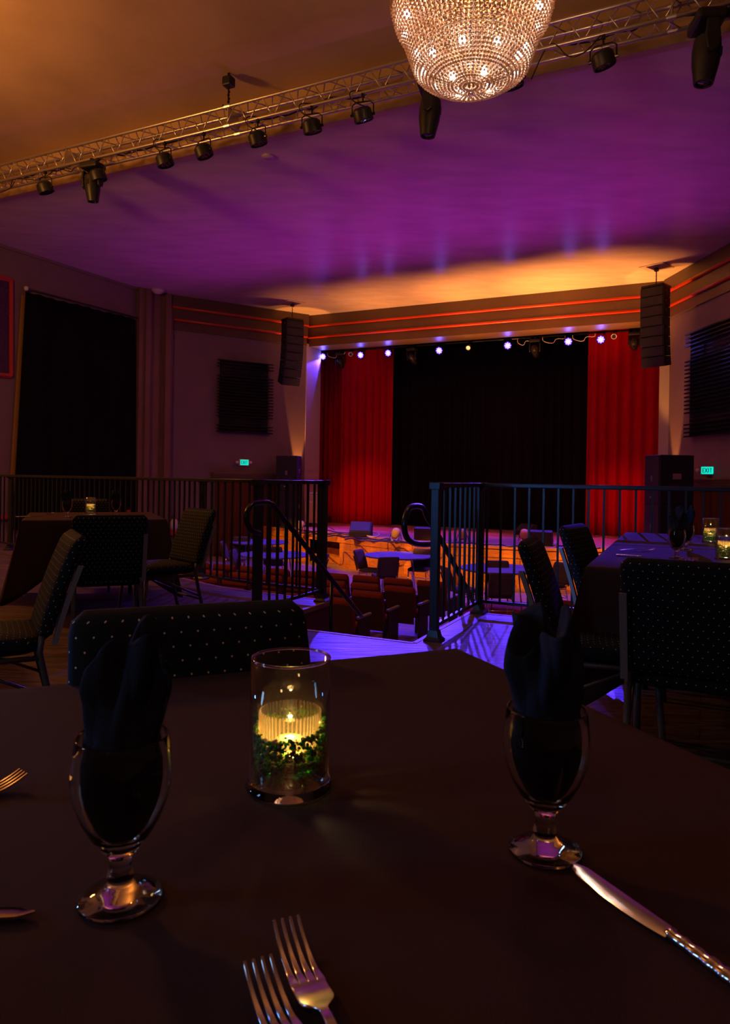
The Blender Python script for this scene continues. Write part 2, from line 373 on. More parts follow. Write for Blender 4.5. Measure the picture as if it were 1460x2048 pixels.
# stage house
mb = MB(); mb.box((vl - 2.2, 5.0, ZF), (vr + 2.2, 5.2, 8.2), fmU); struct('wall_stage_rear', mb, M_blackwall)
mb = MB(); mb.box((vl - 2.4, .95, ZF), (vl - 2.2, 5.2, 8.2), fmU); struct('wall_stage_left', mb, M_blackwall)
mb = MB(); mb.box((vr + 2.2, .95, ZF), (vr + 2.4, 5.2, 8.2), fmU); struct('wall_stage_right', mb, M_blackwall)
mb = MB(); mb.box((vl - 2.4, .90, 5.45), (vr + 2.4, .95, 8.2), fmU); mb.box((vl - 2.4, .90, ZF), (vl - .3, .95, 8.2), fmU); mb.box((vr + .3, .90, ZF), (vr + 2.4, .95, 8.2), fmU); struct('wall_stage_inner', mb, M_blackwall)
mb = MB(); mb.box((vl - 2.4, .90, 8.2), (vr + 2.4, 5.2, 8.3), fmU); struct('ceiling_stage', mb, M_blackwall)

# pit floor
mb = MB(); P = [uv(-5, -24), uv(-5, 3.2), uv(26, 3.2), uv(26, -24)]; mb.prism([(p.x, p.y) for p in P], ZF - .1, ZF); struct('floor_pit', mb, M_pit)
# stage deck with bulging apron
ap = [CP(542, 1059, 1), ]
edge = []
for px, c in ((430, 19.0), (542, 18.35), (610, 18.0), (674, 17.4), (727, 16.95), (812, 16.35), (884, 16.1), (1022, 16.1), (1101, 16.3), (1200, 16.7), (1255, 17.5), (1285, 18.6), (1305, 19.7)):
    r = ray(px, 1080); q = r * (c / r.dot(U)); edge.append(Vector((q.x, q.y, 0)))
def chaik(P, n=2):
    for _ in range(n):
        Q = [P[0]]
        for a, b in zip(P, P[1:]): Q += [a * .75 + b * .25, a * .25 + b * .75]
        P = Q + [P[-1]]
    return P
edge = chaik(edge)
backp = [uv(25.1, vr + 2.1), uv(25.1, vl - 2.1)]
poly = [(p.x, p.y) for p in edge] + [(p.x, p.y) for p in (uv(19.9, RC.dot(W) - .02), uv(20.9, vr + .0), backp[0], backp[1], uv(20.9, vl), uv(19.9, vl + .02))]
mb = MB(); mb.prism(poly, ZS - .06, ZS); struct('floor_stage', mb, M_stage)
mb = MB()   # front boards
def fr(p, off): return p
for a, b in zip(edge, edge[1:]):
    n = Vector((b.y - a.y, a.x - b.x, 0)).normalized()
    A0, B0 = a - n * -.0, b
    mx = (a + b) / 2
    if 617 < (730 + F * mx.x / mx.y) < 683: zz = [(ZS - .24, ZS - .05)]
    else: zz = [(ZF, ZS - .05)]
    for z0, z1 in zz:
        fmm = frame_m(a, b - a); mb.box((0, .0, z0), ((b - a).length + .004, .06, z1), fmm)
struct('wall_stage_front', mb, M_front)
mb = MB()   # top lip and base rail and stiles of the stage front
for i, (a, b) in enumerate(zip(edge, edge[1:])):
    mx = (a + b) / 2; open_ = 617 < (730 + F * mx.x / mx.y) < 683
    fmm = frame_m(a, b - a); L = (b - a).length + .004
    mb.box((0, -.035, ZS - .05), (L, .06, ZS + .004), fmm)
    mb.box((0, -.02, ZS - .25), (L, 0, ZS - .22), fmm)
    if not open_: mb.box((0, -.025, ZF), (L, .0, ZF + .07), fmm)
    if i % 5 == 2 and not open_: mb.box((0, -.02, ZF), (.09, .0, ZS - .05), fmm)
struct('trim_stage_front', mb, M_front)
# dark recess behind the opening with steps
a = CP(619, 1110, 17.95); b = CP(682, 1110, 17.5); a.z = b.z = 0
mb = MB(); fmm = frame_m(a, b - a); L = (b - a).length
mb.box((-.3, .9, ZF), (L + .3, .95, ZS - .06), fmm)
for k in range(3): mb.box((-.1, .25 + .22 * k, ZF), (L + .1, .47 + .22 * k, ZF + .2 * (k + 1)), fmm)
struct('trim_stage_steps', mb, M_front)

# upper platform
pl = [uv(-5, 1.6), uv(5.86, 1.6), uv(5.86, -1.78), uv(4.55, -1.78), uv(4.55, -3.06), uv(5.74, -3.06)]
edgeL = [Vector(p) for p in ((-.42, 6.57, 0), (-1.0, 6.90, 0), (-1.30, 7.08, 0), (-1.72, 7.50, 0), (-2.15, 8.0, 0), (-2.65, 8.45, 0), (-3.8, 9.35, 0), (-5.2, 10.45, 0), (-9.4, 13.7, 0))]
edgeLs = chaik(edgeL, 2)
ppl = pl + edgeLs + [Vector((LWB.x, LWB.y, 0))]
mb = MB(); mb.prism([(p.x, p.y) for p in ppl][::-1], ZF, -.02); struct('floor_platform_base', mb, M_fascia)
mb = MB(); mb.prism([(p.x, p.y) for p in ppl][::-1], -.02, 0); struct('floor', mb, M_carpet)
mb = MB()
for a, b in list(zip(ppl[1:], ppl[2:]))[:5 + len(edgeLs) - 1]:
    a, b = Vector(a), Vector(b)
    if (b - a).length < 1e-4: continue
    mb.box((0, -.012, -.035), ((b - a).length, .022, .003), frame_m(a, b - a))
struct('trim_platform_nosing', mb, M_edge)
for k in range(7):
    mb = MB(); c0 = 4.55 + .28 * k; z1 = -.1625 * (k + 1)
    mb.box((-3.06, c0 - 0, ZF), (-1.78, c0 + .30, z1), frame_m(Vector((0, 0, 0)), W)); struct('floor_step_%d' % (k + 1), mb, M_carpet)

# ------------------------------------------------------------------ railings
def rail_path_z(P, z): return [Vector((p.x, p.y, z)) for p in P]
def resample(P, step):
    out = []; acc = 0; nxt = step / 2
    for a, b in zip(P, P[1:]):
        L = (b - a).length
        while nxt <= acc + L:
            out.append(a + (b - a) * ((nxt - acc) / L)); nxt += step
        acc += L
    return out
def railing(label, P, posts, zt=1.085, step=.115, group='railing sections of the platform', endpost=.045):
    P = [Vector((p.x, p.y, 0)) for p in P]; org = P[0].copy()
    t = thing('railing', label, 'railing', org, 0, group)
    mb = MB()
    for a, b in zip(P, P[1:]):
        mb.box((-.02, -.024, zt - .018), ((b - a).length + .02, .024, zt + .016), frame_m(a, b - a))
    mb.build('top_rail', M_iron, t, org=org, bevel=.006)
    mb = MB()
    for a, b in zip(P, P[1:]): mb.box((0, -.014, .09), ((b - a).length, .014, .115), frame_m(a, b - a))
    mb.build('bottom_rail', M_iron, t, org=org)
    L = sum((b - a).length for a, b in zip(P, P[1:]))
    n = round(L / step); base = None
    d0 = (P[1] - P[0])
    for q in resample(P, L / n):
        if any((q - Vector((p.x, p.y, 0))).length < .05 for p in posts): continue
        if base is None:
            mb = MB(); mb.box((-.008, -.008, .10), (.008, .008, zt - .01), Matrix.Rotation(math.atan2(d0.y, d0.x), 4, 'Z')); base = mb.build('baluster', M_iron, t); base.location = q - org
        else:
            o = base.copy(); C.objects.link(o); o.parent = t; o.location = q - org
    for p in posts:
        mb = MB(); w = endpost / 2 + .006; fm2 = frame_m(Vector((p.x, p.y, 0)) - org, W)
        mb.box((-w, -w, 0), (w, w, zt + .005), fm2)
        mb.box((-w - .012, -w - .012, zt - .03), (w + .012, w + .012, zt + .02), fm2)
        mb.build('post', M_iron, t, bevel=.004)
        mb = MB(); mb.lathe([(.085, 0), (.085, .012), (.06, .03), (.05, .06), (.045, .075)], 4, Matrix.Translation(Vector((p.x, p.y, 0)) - org) @ Matrix.Rotation(ANG + PI / 4, 4, 'Z'))
        mb.build('post_base', M_iron, t)
    return t
Apt = uv(4.62, -3.12); Bpt = uv(5.68, -3.12); P1 = G(868, 1281, 0); P2 = G(958, 1226, 0)
inset = [p - Vector((0, .10, 0)) for p in edgeL]
railing('black iron railing along the left flank of the stairs, ending at the thick post', [Apt, Bpt], [Apt, Bpt])
crv = [Bpt] + [Vector((p.x - .02, p.y - .07, 0)) for p in edgeLs[3:]]
railing('long curved black balcony railing behind the left dining table', crv, [G(403, 1158, 0), G(20, 1100, 0)])
railing('short black railing from the blue-lit newel post along the right flank of the stairs', [P1, P2], [P1], step=.125)
railing('straight black railing behind the right dining tables, starting at the corner post', [P2, P2 + W * 3.05], [P2], step=.118)
def handrail(label, pts, v, rad=.021):
    P = chaik([VP(x, y, v) for x, y in pts], 2); org = Vector((P[-1].x, P[-1].y, P[-1].z))
    t = thing('stair_handrail', label, 'handrail', org, 0, 'looped stair handrails')
    mb = MB(); mb.tube(P, rad, 12); mb.build('grab_rail', M_blackmet, t, smooth=True, org=org)
    mb = MB()
    e = P[-1]; zb = -.1625 * max(1, min(7, int((e.dot(U) - 4.55) / .28) + 1)); e2 = P[int(len(P) * .86)]
    zb2 = -.1625 * max(1, min(7, int((e2.dot(U) - 4.55) / .28) + 1))
    mb.tube([e2, Vector((e2.x, e2.y, zb2 if e2.dot(U) < 6.5 else ZF))], .016, 10); mb.build('support_post', M_blackmet, t, smooth=True, org=org)
handrail('black tubular handrail with open loop at the left side of the stairs', [(519, 1067), (500, 1060), (490, 1035), (500, 1010), (520, 1004), (545, 1006), (560, 1030), (600, 1078), (652, 1145), (722, 1232)], -2.98)
handrail('black tubular handrail with open loop beside the blue-lit newel post', [(872, 1088), (840, 1090), (815, 1082), (807, 1055), (812, 1025), (822, 1012), (846, 1012), (856, 1040), (880, 1075), (930, 1170), (950, 1210)], -1.86)

# ------------------------------------------------------------------ curtains
def curtain(name, label, cat, A, B, z0, z1, m, pleat=.22, amp=.06, seed=0, flare=None, hem=0):
    rnd = random.Random(seed); A = Vector((A.x, A.y, 0)); B = Vector((B.x, B.y, 0)); d = B - A; L = d.length; d.normalize(); n = Vector((-d.y, d.x, 0))
    ks = []; x = 0
    ph = [rnd.uniform(0, 6) for _ in range(4)]
    nu = max(60, int(L / pleat * 14)); nv = 14
    def f(s, t):
        w = s * 2 * PI / pleat
        a = math.sin(w + .9 * math.sin(s * 3.1 + ph[0]) + .5 * t * math.sin(s * 5 + ph[1]))
        return amp * (.35 + .65 * (1 - t)) * (a * (.7 + .3 * math.sin(s * 2.3 + ph[2]))) + amp * .5 * math.sin(s * 2.1 + ph[3] + t)
    def fn(i, j):
        s = L * i / (nu - 1); t = j / (nv - 1)
        p = A + d * s + n * f(s, t) + Vector((0, 0, z0 + (z1 - z0) * t + (hem * math.sin(s * 1.7) if j == 0 else 0)))
        if flare: p += d * flare * (1 - t) * (1 - 2 * s / L)
        return p
    mb = MB(); mb.grid(fn, nu, nv); org = (A + B) / 2 + Vector((0, 0, z0))
    o = mb.build(name, m, None, True, org); o.modifiers.new('thickness', 'SOLIDIFY').thickness = .008
    return tag(o, label, cat)
cc = 21.25
def stg(px, c=cc): q = CP(px, 1000, c); q.z = 0; return q
curtain('stage_curtain', 'red velvet stage curtain hanging left of the black backdrop', 'curtain', stg(679), stg(782), ZS + .01, 6.6, M_red, .26, .07, 1)
curtain('stage_curtain', 'narrow shadowed red curtain beside the blue-lit left jamb', 'curtain', stg(600, cc + .35), stg(690, cc + .35), ZS + .01, 6.6, M_red, .2, .06, 5)
curtain('stage_curtain', 'red velvet stage curtain hanging right of the black backdrop', 'curtain', stg(1172), stg(1332), ZS + .01, 6.6, M_red, .30, .08, 2)
curtain('stage_backdrop', 'wide black pleated curtain closing the middle of the stage', 'curtain', stg(775, cc + .5), stg(1185, cc + .5), ZS + .01, 7.2, M_midcurtain, .3, .07, 3)
# black window drape on the left wall
def onL(px, py): return WP(px, py, LWB, LW1)
nL = Vector((lwd.y, -lwd.x, 0))
a, b = onL(46, 580), onL(268, 640)
org = onL(25, 1000)
def fn(i, j):
    s = i / 79; t = j / 19
    tl, tr, bl, br = onL(46, 583), onL(267, 638), onL(18, 1060), onL(270, 1050)
    p = (bl * (1 - s) + br * s) * (1 - t) + (tl * (1 - s) + tr * s) * t
    p += nL * (.10 + .03 * math.sin(s * 40 + 2 * t) * (1.1 - t) + .03 * math.sin(s * 17))
    if j == 19: p.z -= .03 * abs(math.sin(s * 30))
    return p
mb = MB(); mb.grid(fn, 80, 20); o = mb.build('window_drape', M_blackcloth, None, True, org); o.modifiers.new('thickness', 'SOLIDIFY').thickness = .01
tag(o, 'tall black drape covering the window on the left wall', 'curtain')
def fn(i, j):
    s = i / 3; t = j / 5
    tl, tr, bl, br = onL(41, 590), onL(60, 590), onL(12, 1060), onL(40, 1060)
    p = (bl * (1 - s) + br * s) * (1 - t) + (tl * (1 - s) + tr * s) * t
    return p + nL * .035
mb = MB(); mb.grid(fn, 4, 6); o = mb.build('drape_lining', mat('tan_lining', (.30, .16, .05), .9), None, True, org); o.modifiers.new('thickness', 'SOLIDIFY').thickness = .01
tag(o, 'tan lining strip showing at the left edge of the black window drape', 'curtain lining')
t = thing('curtain_rod', 'thin curtain rod with pale end ball above the black window drape', 'curtain rod', a)
mb = MB(); mb.tube([onL(46, 578) + nL * .12, onL(270, 637) + nL * .12], .018, 8); mb.build('rod', M_black, t, True, a)
mb = MB(); mb.ball(onL(46, 578) + nL * .12, .055, 1); mb.build('finial', M_white, t, True, a)
# framed print
t = thing('framed_print', 'dark print in a red frame on the left wall', 'picture', onL(0, 750))
o0 = onL(0, 750); q = [onL(-45, 545), onL(20, 560), onL(20, 752), onL(-45, 745)]
def quadslab(mb, q, th, nrm):
    vs = [p for p in q] + [p + nrm * th for p in q]
    mb.add(vs, [(0, 1, 2, 3), (7, 6, 5, 4), (0, 4, 5, 1), (1, 5, 6, 2), (2, 6, 7, 3), (3, 7, 4, 0)])
mb = MB(); quadslab(mb, [p + nL * .01 for p in q], .03, nL); mb.build('print', M_art, t, org=o0)
mb = MB()
for i in range(4):
    mb.tube([q[i] + nL * .03, q[(i + 1) % 4] + nL * .03], .06, 6)
mb.build('frame', M_frame, t, org=o0)
# brown lower drapes on the splays
def onLS(px, py): return WP(px, py, LS0, LC)
def onRS(px, py): return WP(px, py, RC, RE)
nLS = Vector(((LC - LS0).y, -(LC - LS0).x, 0)).normalized(); nRS = Vector(((RE - RC).y, -(RE - RC).x, 0)).normalized()
q0, q1 = onLS(428, 950), onLS(548, 950)
curtain('doorway_drape', 'brown pleated drape under the left exit sign', 'curtain', q0 + nLS * .15, q1 + nLS * .15, ZF + .02, q0.z - .05, M_brown, .22, .05, 11)
t = thing('drape_cornice', 'dark louvred cornice box above the brown drape under the left exit sign', 'cornice', (q0.x, q0.y, q0.z - .1))
L = (q1 - q0).length; o0 = Vector((q0.x, q0.y, q0.z - .1)); fm3 = frame_m(q0 * 1.0, Vector((q1.x - q0.x, q1.y - q0.y, 0)))
mb = MB(); mb.box((-.1, -.25, -.10), (L + .1, -.02, .08), fm3); mb.build('cornice_box', M_walld, t, org=o0)
mb = MB()
for k in range(3): mb.box((-.1, -.27, -.08 + .05 * k), (L + .1, -.25, -.06 + .05 * k), fm3)
mb.build('louvre', M_head, t, org=o0)
q0, q1 = onRS(1384, 965), onRS(1560, 965)
curtain('doorway_drape', 'brown pleated drape under the right exit sign', 'curtain', q0 + nRS * .15, q1 + nRS * .15, ZF + .02, q0.z - .05, M_brown, .22, .05, 12)
t = thing('drape_cornice', 'dark louvred cornice box above the brown drape under the right exit sign', 'cornice', (q0.x, q0.y, q0.z - .1))
L = (q1 - q0).length; o0 = Vector((q0.x, q0.y, q0.z - .1)); fm3 = frame_m(q0 * 1.0, Vector((q1.x - q0.x, q1.y - q0.y, 0)))
mb = MB(); mb.box((-.1, -.25, -.10), (L + .1, -.02, .10), fm3); mb.build('cornice_box', M_walld, t, org=o0)
mb = MB()
for k in range(3): mb.box((-.1, -.27, -.08 + .06 * k), (L + .1, -.25, -.055 + .06 * k), fm3)
mb.build('louvre', M_head, t, org=o0)

# slatted sound panels
def slat_panel(label, A, B, P0, P1, z0, z1, n, gaps):
    P0 = Vector((P0.x, P0.y, 0)); P1 = Vector((P1.x, P1.y, 0)); L = (P1 - P0).length; fm3 = frame_m(P0, P1 - P0); org = Vector((P0.x, P0.y, z0))
    t = thing('slatted_sound_panel', label, 'wall panel', org, 0, 'slatted sound panels')
    mb = MB(); mb.box((.12, -.10, z0 + .05), (L - .15, -.003, z1 - .05), fm3); mb.build('backing', M_blackwall, t, org=org)
    for k in range(n):
        z = z0 + (z1 - z0) * (k + .5) / n; mb = MB()
        if k in gaps:
            mb.box((.14, -.112, z - .018), (L - .17, -.095, z + .018), fm3); mb.box((.22, -.145, z - .018), (.22 + L * .2, -.100, z + .018), fm3); mb.box((L * .62, -.145, z - .018), (L * .82, -.100, z + .018), fm3)
        else: mb.box((0, -.18, z - .016), (L, -.095, z + .016), fm3)
        mb.build('slat', M_blackmet, t, org=org)
q0, q1 = onLS(430, 870), onLS(541, 870)
z1 = WP(480, 722, LS0, LC).z; z0 = WP(480, 868, LS0, LC).z
slat_panel('black slatted sound panel on the left splayed wall above the exit sign', LS0, LC, q0, q1, z0, z1, 24, (3, 4, 19, 20))
q0, q1 = onRS(1381, 870), onRS(1530, 870)
z1 = WP(1381, 668, RC, RE).z; z0 = WP(1381, 878, RC, RE).z
slat_panel('black slatted sound panel on the right splayed wall above the exit sign', RC, RE, q0, q1, z0, z1, 27, (4, 5, 20, 21, 22))

# exit signs
def exit_sign(label, p, d, n, w=.32, h=.20, scale=1.):
    d = Vector((d.x, d.y, 0)).normalized(); fm3 = frame_m(p, d)
    t = thing('exit_sign', label, 'exit sign', p, 0, 'lit exit signs')
    mb = MB(); mb.box((-w / 2, -.12, -h / 2), (w / 2, -.0, h / 2), fm3); mb.build('housing', M_exitbody, t, org=p, bevel=.008)
    mb = MB(); mb.box((-w * .40, -.128, -h * .40), (w * .40, -.118, h * .40), fm3); mb.build('lit_face', M_exit, t, org=p)
    mb = MB(); st = .016; lh = h * .27; lw = .042
    x = -.105; Y0, Y1 = -.134, -.127
    for (a, b, c, e) in ((0, -lh, st, lh), (0, lh - st, lw, lh), (0, -st / 2, lw * .8, st / 2), (0, -lh, lw, -lh + st)): mb.box((x + a, Y0, b), (x + c, Y1, e), fm3)
    x = -.043
    for sg in (1, -1):
        mb.box((-st / 2, Y0, -lh * 1.13), (st / 2, Y1, lh * 1.13), fm3 @ Matrix.Translation((x + lw / 2, 0, 0)) @ Matrix.Rotation(sg * .5, 4, 'Y'))
    x = .022; mb.box((x, Y0, -lh), (x + st, Y1, lh), fm3)
    x = .058; mb.box((x, Y0, lh - st), (x + lw, Y1, lh), fm3); mb.box((x + lw / 2 - st / 2, Y0, -lh), (x + lw / 2 + st / 2, Y1, lh), fm3)
    mb.build('lettering', M_blackwall, t, org=p)
    for sx in (-1, 1):
        mb = MB(); mb.ball(fm3 @ Vector((sx * (w / 2 + .06), -.07, 0)), .055, 1); mb.build('emergency_lamp', M_exitbody, t, True, p)
exit_sign('green lit exit sign on the left splayed wall', onLS(486, 925), LC - LS0, nLS)
exit_sign('green lit exit sign on the right splayed wall', onRS(1418, 941), U * -.3 + W, nRS)

# ------------------------------------------------------------------ line arrays
def line_array(label, pxt, pyt, n, dirv, curve, plate_px, plate_py):
    top = G(plate_px, plate_py, ZC)
    t = thing('line_array_speaker', label, 'speaker', (top.x, top.y, ZC), 0, 'flown line array speakers')
    org = Vector((top.x, top.y, ZC)); fm3 = frame_m(org, Vector((-dirv.y, dirv.x, 0)))   # local x across, local -y = facing
    mb = MB(); mb.box((-.30, -.3, -.02), (.30, .3, .0), fm3); mb.build('ceiling_plate', M_ceil, t, org=org)
    zt = pyt
    mb = MB()
    pts = []; z = 0
    while z > zt + .05: pts.append(z); z -= .04
    for k, z in enumerate(pts): mb.tube([fm3 @ Vector((.012 * (k % 2), .012 * ((k + 1) % 2), z)), fm3 @ Vector((-.012 * (k % 2), -.012 * ((k + 1) % 2), z - .045))], .011, 6)
    mb.build('chain', M_blackmet, t, org=org)
    mb = MB(); mb.box((-.12, -.12, -.30), (.12, .12, -.10), fm3 @ Matrix.Translation((0, 0, 0)) @ Matrix.Scale(.35, 4)); mb.build('shackle', M_blackmet, t, org=org)
    mb = MB(); mb.box((-.27, -.22, zt), (.27, .22, zt + .05), fm3); mb.build('fly_bar', M_blackmet, t, org=org)
    z = zt; y = 0; ang = 0
    for k in range(n):
        ang = math.radians(curve[k]); h = .238
        mm = fm3 @ Matrix.Translation((0, y, z)) @ Matrix.Rotation(ang, 4, 'X')
        mb = MB(); mb.add([mm @ Vector(p) for p in ((-.30, -.2, 0), (.30, -.2, 0), (.26, .2, -.012), (-.26, .2, -.012), (-.30, -.2, -h), (.30, -.2, -h), (.26, .2, -h + .012), (-.26, .2, -h + .012))],
                        [(0, 1, 2, 3), (7, 6, 5, 4), (0, 4, 5, 1), (1, 5, 6, 2), (2, 6, 7, 3), (3, 7, 4, 0)])
        cab = mb.build('cabinet', M_pa, t, org=org, bevel=.008)
        mb = MB(); mb.box((-.27, -.212, -h + .02), (.27, -.198, -.02), mm); mb.build('grille', M_grille, cab, org=org)
        mb = MB(); mb.ball(mm @ Vector((-.305, -.1, -h / 2)), .012, 0); mb.ball(mm @ Vector((.305, -.1, -h / 2)), .012, 0); mb.build('rigging_pin', M_alu, cab, org=org)
        y += -math.sin(-ang) * h * 1.0; z -= math.cos(ang) * h
for_l = (ray(700, 900)); 
line_array('curved black line array speaker hanging left of the stage', 0, -.55, 8, Vector((.55, -.83, 0)).normalized(), (0, 0, 2, 4, 7, 10, 14, 19), 585, 606)
line_array('black line array speaker hanging right of the stage', 0, -.52, 8, Vector((-.75, -.66, 0)).normalized(), (0, 0, 1, 2, 3, 5, 7, 10), 1313, 534)

# stacked floor PA
def pa_stack(label, P0, ang, zbase, n, w=.62, d=.72, h=1.08):
    for k in range(n):
        org = Vector((P0.x, P0.y, zbase + k * (h + .004)))
        t = thing('pa_cabinet', label[k], 'speaker', org, ang, 'stacked speaker cabinets beside the stage')
        mb = MB(); mb.box((-w / 2, -d / 2, 0), (w / 2, d / 2, h)); mb.build('cabinet', M_pa, t, bevel=.015)
        mb = MB(); mb.box((-w / 2 + .03, -d / 2 - .012, .04), (w / 2 - .03, -d / 2 + .0, h - .04)); mb.build('grille', M_grille, t)
        mb = MB(); mb.box((w / 2 - .0, -.10, h * .50), (w / 2 + .006, .10, h * .62)); mb.box((-.07, -d / 2 - .018, .12), (.07, -d / 2 - .012, .15)); mb.build('handle', M_alu, t)
        mb = MB(); mb.box((-.035, -d / 2 - .016, h * .45), (.035, -d / 2 - .011, h * .57)); mb.build('horn_logo', mat('dull_badge', (.2, .12, .16), .5), t)
pL = CP(577, 1000, 18.9); pR = CP(1337, 1000, 17.4)
zt = CP(577, 911, 18.7).z
pa_stack(('lower black speaker cabinet standing left of the stage', 'black speaker cabinet stacked on top, left of the stage'), pL, ANG + .30, zt - 2.17, 2, .66, .62)
zt = CP(1337, 910, 17.3).z
pa_stack(('lower black speaker cabinet standing right of the stage', 'black speaker cabinet stacked on top, right of the stage'), pR, ANG - 1.0, zt - 2.17, 2, .66, .8)
for nm, pp, lab, zz, zl in (('speaker_riser', pL, 'black riser carrying the speaker cabinets left of the stage', CP(577, 911, 18.7).z - 2.17, ZS), ('speaker_riser', pR, 'black riser carrying the speaker cabinets right of the stage', CP(1337, 910, 17.3).z - 2.17, ZF)):
    if zz - zl < .03: zz = zl + .03
    mb = MB(); mb.box((-.38, -.42, 0), (.38, .42, zz - zl))
    o = mb.build(nm, M_blackwall, None, org=(0, 0, 0), bevel=.01); o.location = (pp.x, pp.y, zl); o.rotation_euler = (0, 0, ANG); tag(o, lab, 'riser', 'risers under the speaker stacks')

# ------------------------------------------------------------------ truss
TC0, TC1, TZ0, TZ1 = 8.40, 8.66, 6.21, 6.49
v0, v1 = -13.5, 1.2
t = thing('lighting_truss', 'long aluminium box truss hanging below the ceiling step', 'truss', uv(TC0, v0, TZ0)); org = uv(TC0, v0, TZ0)
for c in (TC0, TC1):
    for z in (TZ0, TZ1):
        mb = MB(); mb.tube([uv(c, v0 + (v1 - v0) * k / 6, z) for k in range(7)], .025, 12); mb.build('chord', M_alu, t, True, org)
pitch = .42; n = int((v1 - v0) / pitch)
def lacing(pa, pb, off):
    mb = MB()
    for k in range(n * 2):
        a = v0 + pitch / 2 * k; b = a + pitch / 2
        p, q = (pa(a + .02), pb(b - .02)) if k % 2 == 0 else (pb(a + .02), pa(b - .02))
        mb.tube([p, q], .009, 6)
    mb.build('lacing', M_alu, t, True, org)
lacing(lambda v: uv(TC0, v, TZ0), lambda v: uv(TC0, v, TZ1), 0)
lacing(lambda v: uv(TC1, v, TZ0), lambda v: uv(TC1, v, TZ1), 0)
lacing(lambda v: uv(TC0, v, TZ0), lambda v: uv(TC1, v, TZ0), 0)
lacing(lambda v: uv(TC0, v, TZ1), lambda v: uv(TC1, v, TZ1), 0)
for px in (130, 455, 1000, 1340):
    vv = CP(px, 230, TC0).dot(W); mb = MB()
    for c in (TC0, TC1):
        for z in (TZ0, TZ1): mb.tube([uv(c, vv - .05, z), uv(c, vv + .05, z)], .033, 10)
    mb.box((-.008, 0, TZ0), (.008, TC1 - TC0, TZ1), frame_m(uv(TC0, vv), W)); mb.build('splice', M_alu, t, org=org)
# hoist point
for px, lab in ((457, 'black hoist hook and chain holding the truss near its left third'), (1405, 'black hoist hook and chain holding the truss above the large moving head')):
    pp = CP(px, 190, 8.53); vv = pp.dot(W); o0 = uv(8.53, vv, TZ1 + .03)
    t = thing('truss_hoist', lab, 'hoist', o0, 0, 'hoists holding the truss')
    mb = MB(); mb.box((-.075, -.07, ZN - .20), (.075, .07, ZN - .06), frame_m(uv(8.53, vv), W)); mb.build('motor', M_black, t, org=o0, bevel=.02)
    mb = MB(); mb.tube([uv(8.53, vv, ZN - .06), uv(8.53, vv, ZN)], .02, 8); mb.tube([uv(8.53, vv, TZ1), uv(8.53, vv, ZN - .2)], .013, 8)
    for k in range(6): mb.ball(uv(8.53 + .01 * (k % 2), vv, TZ1 + .05 + .05 * k), .022, 0)
    mb.build('chain', M_blackmet, t, org=o0)
    mb = MB(); mb.tube([uv(TC0, vv, TZ1 + .03), uv(TC1, vv, TZ1 + .03)], .02, 8); mb.build('truss_bracket', M_blackmet, t, org=o0)
# fixtures
def par_can(name, label, vv, c, zhang, tilt=(.35, 0), rz=0., lensm=None, size=1., group='black par cans on the truss'):
    o0 = uv(c, vv, zhang)
    t = thing(name, label, 'stage light', o0, ANG + rz, group)
    s = size
    mb = MB(); mb.box((-.02 * s, -.02 * s, -.03), (.02 * s, .02 * s, .03)); mb.tube([(0, 0, -.03), (0, 0, -.09 * s)], .012 * s, 8); mb.build('clamp', M_blackmet, t)
    mb = MB(); R, dz = .135 * s, -.26 * s
    mb.tube([(-R - .012, 0, dz), (-R - .01, 0, -.13 * s), (-R * .7, 0, -.09 * s), (R * .7, 0, -.09 * s), (R + .01, 0, -.13 * s), (R + .012, 0, dz)], .009 * s, 8); mb.build('yoke', M_blackmet, t, True)
    m = Matrix.Translation((0, 0, dz)) @ Matrix.Rotation(tilt[0], 4, 'X') @ Matrix.Rotation(tilt[1], 4, 'Y')
    mb = MB(); mb.lathe([(.06 * s, .085 * s), (.10 * s, .08 * s), (.125 * s, .05 * s), (.13 * s, -.07 * s), (.126 * s, -.085 * s), (.115 * s, -.085 * s), (.113 * s, -.06 * s), (.0, -.06 * s)], 28, m); smooth_angle(mb.build('body', M_black, t), 30)
    mb = MB()
    for k in range(6):
        q = k * PI / 3; mb.lathe([(.001, -.066 * s), (.028 * s, -.066 * s), (.028 * s, -.074 * s), (.001, -.078 * s)], 12, m @ Matrix.Translation((.062 * s * math.cos(q), .062 * s * math.sin(q), 0)))
    mb.lathe([(.001, -.066 * s), (.030 * s, -.066 * s), (.030 * s, -.074 * s), (.001, -.078 * s)], 12, m)
    mb.build('lens_cluster', lensm or M_lens, t)
    mb = MB()
    for sx in (-1, 1): mb.tube([(sx * (R - .01), 0, dz), (sx * (R + .03), 0, dz)], .018 * s, 8)
    mb.build('knob', M_blackmet, t)
    return t
pars = ((92, 'black par can on the truss, farthest from the chandelier, at its left end'), (198, 'black par can tucked directly behind the left moving head'), (331, 'black par can on the truss over the warm patch right of the left moving head'),
        (409, 'black par can on the truss just left of the hoist'), (517, 'black par can on the truss just right of the hoist'), (625, 'black par can above the round ceiling disc'),
        (727, 'black par can hanging from the truss just left of the chandelier'), (1025, 'black par can with warm glint just under the right side of the chandelier'), (1207, 'black par can with looped cable between chandelier and right moving heads'))
pty = {92: 372, 198: 322, 331: 322, 409: 287, 517: 264, 625: 263, 727: 215, 1025: 178, 1207: 108}
for i, (px, lab) in enumerate(pars):
    r = CP(px, pty[px], TC0 + .02); vv = r.dot(W)
    par_can('par_can', lab, vv, TC0, TZ0 - .03, tilt=(random.uniform(.25, .45), random.uniform(-.25, -.1)), rz=random.uniform(-.2, .2), lensm=M_lens)
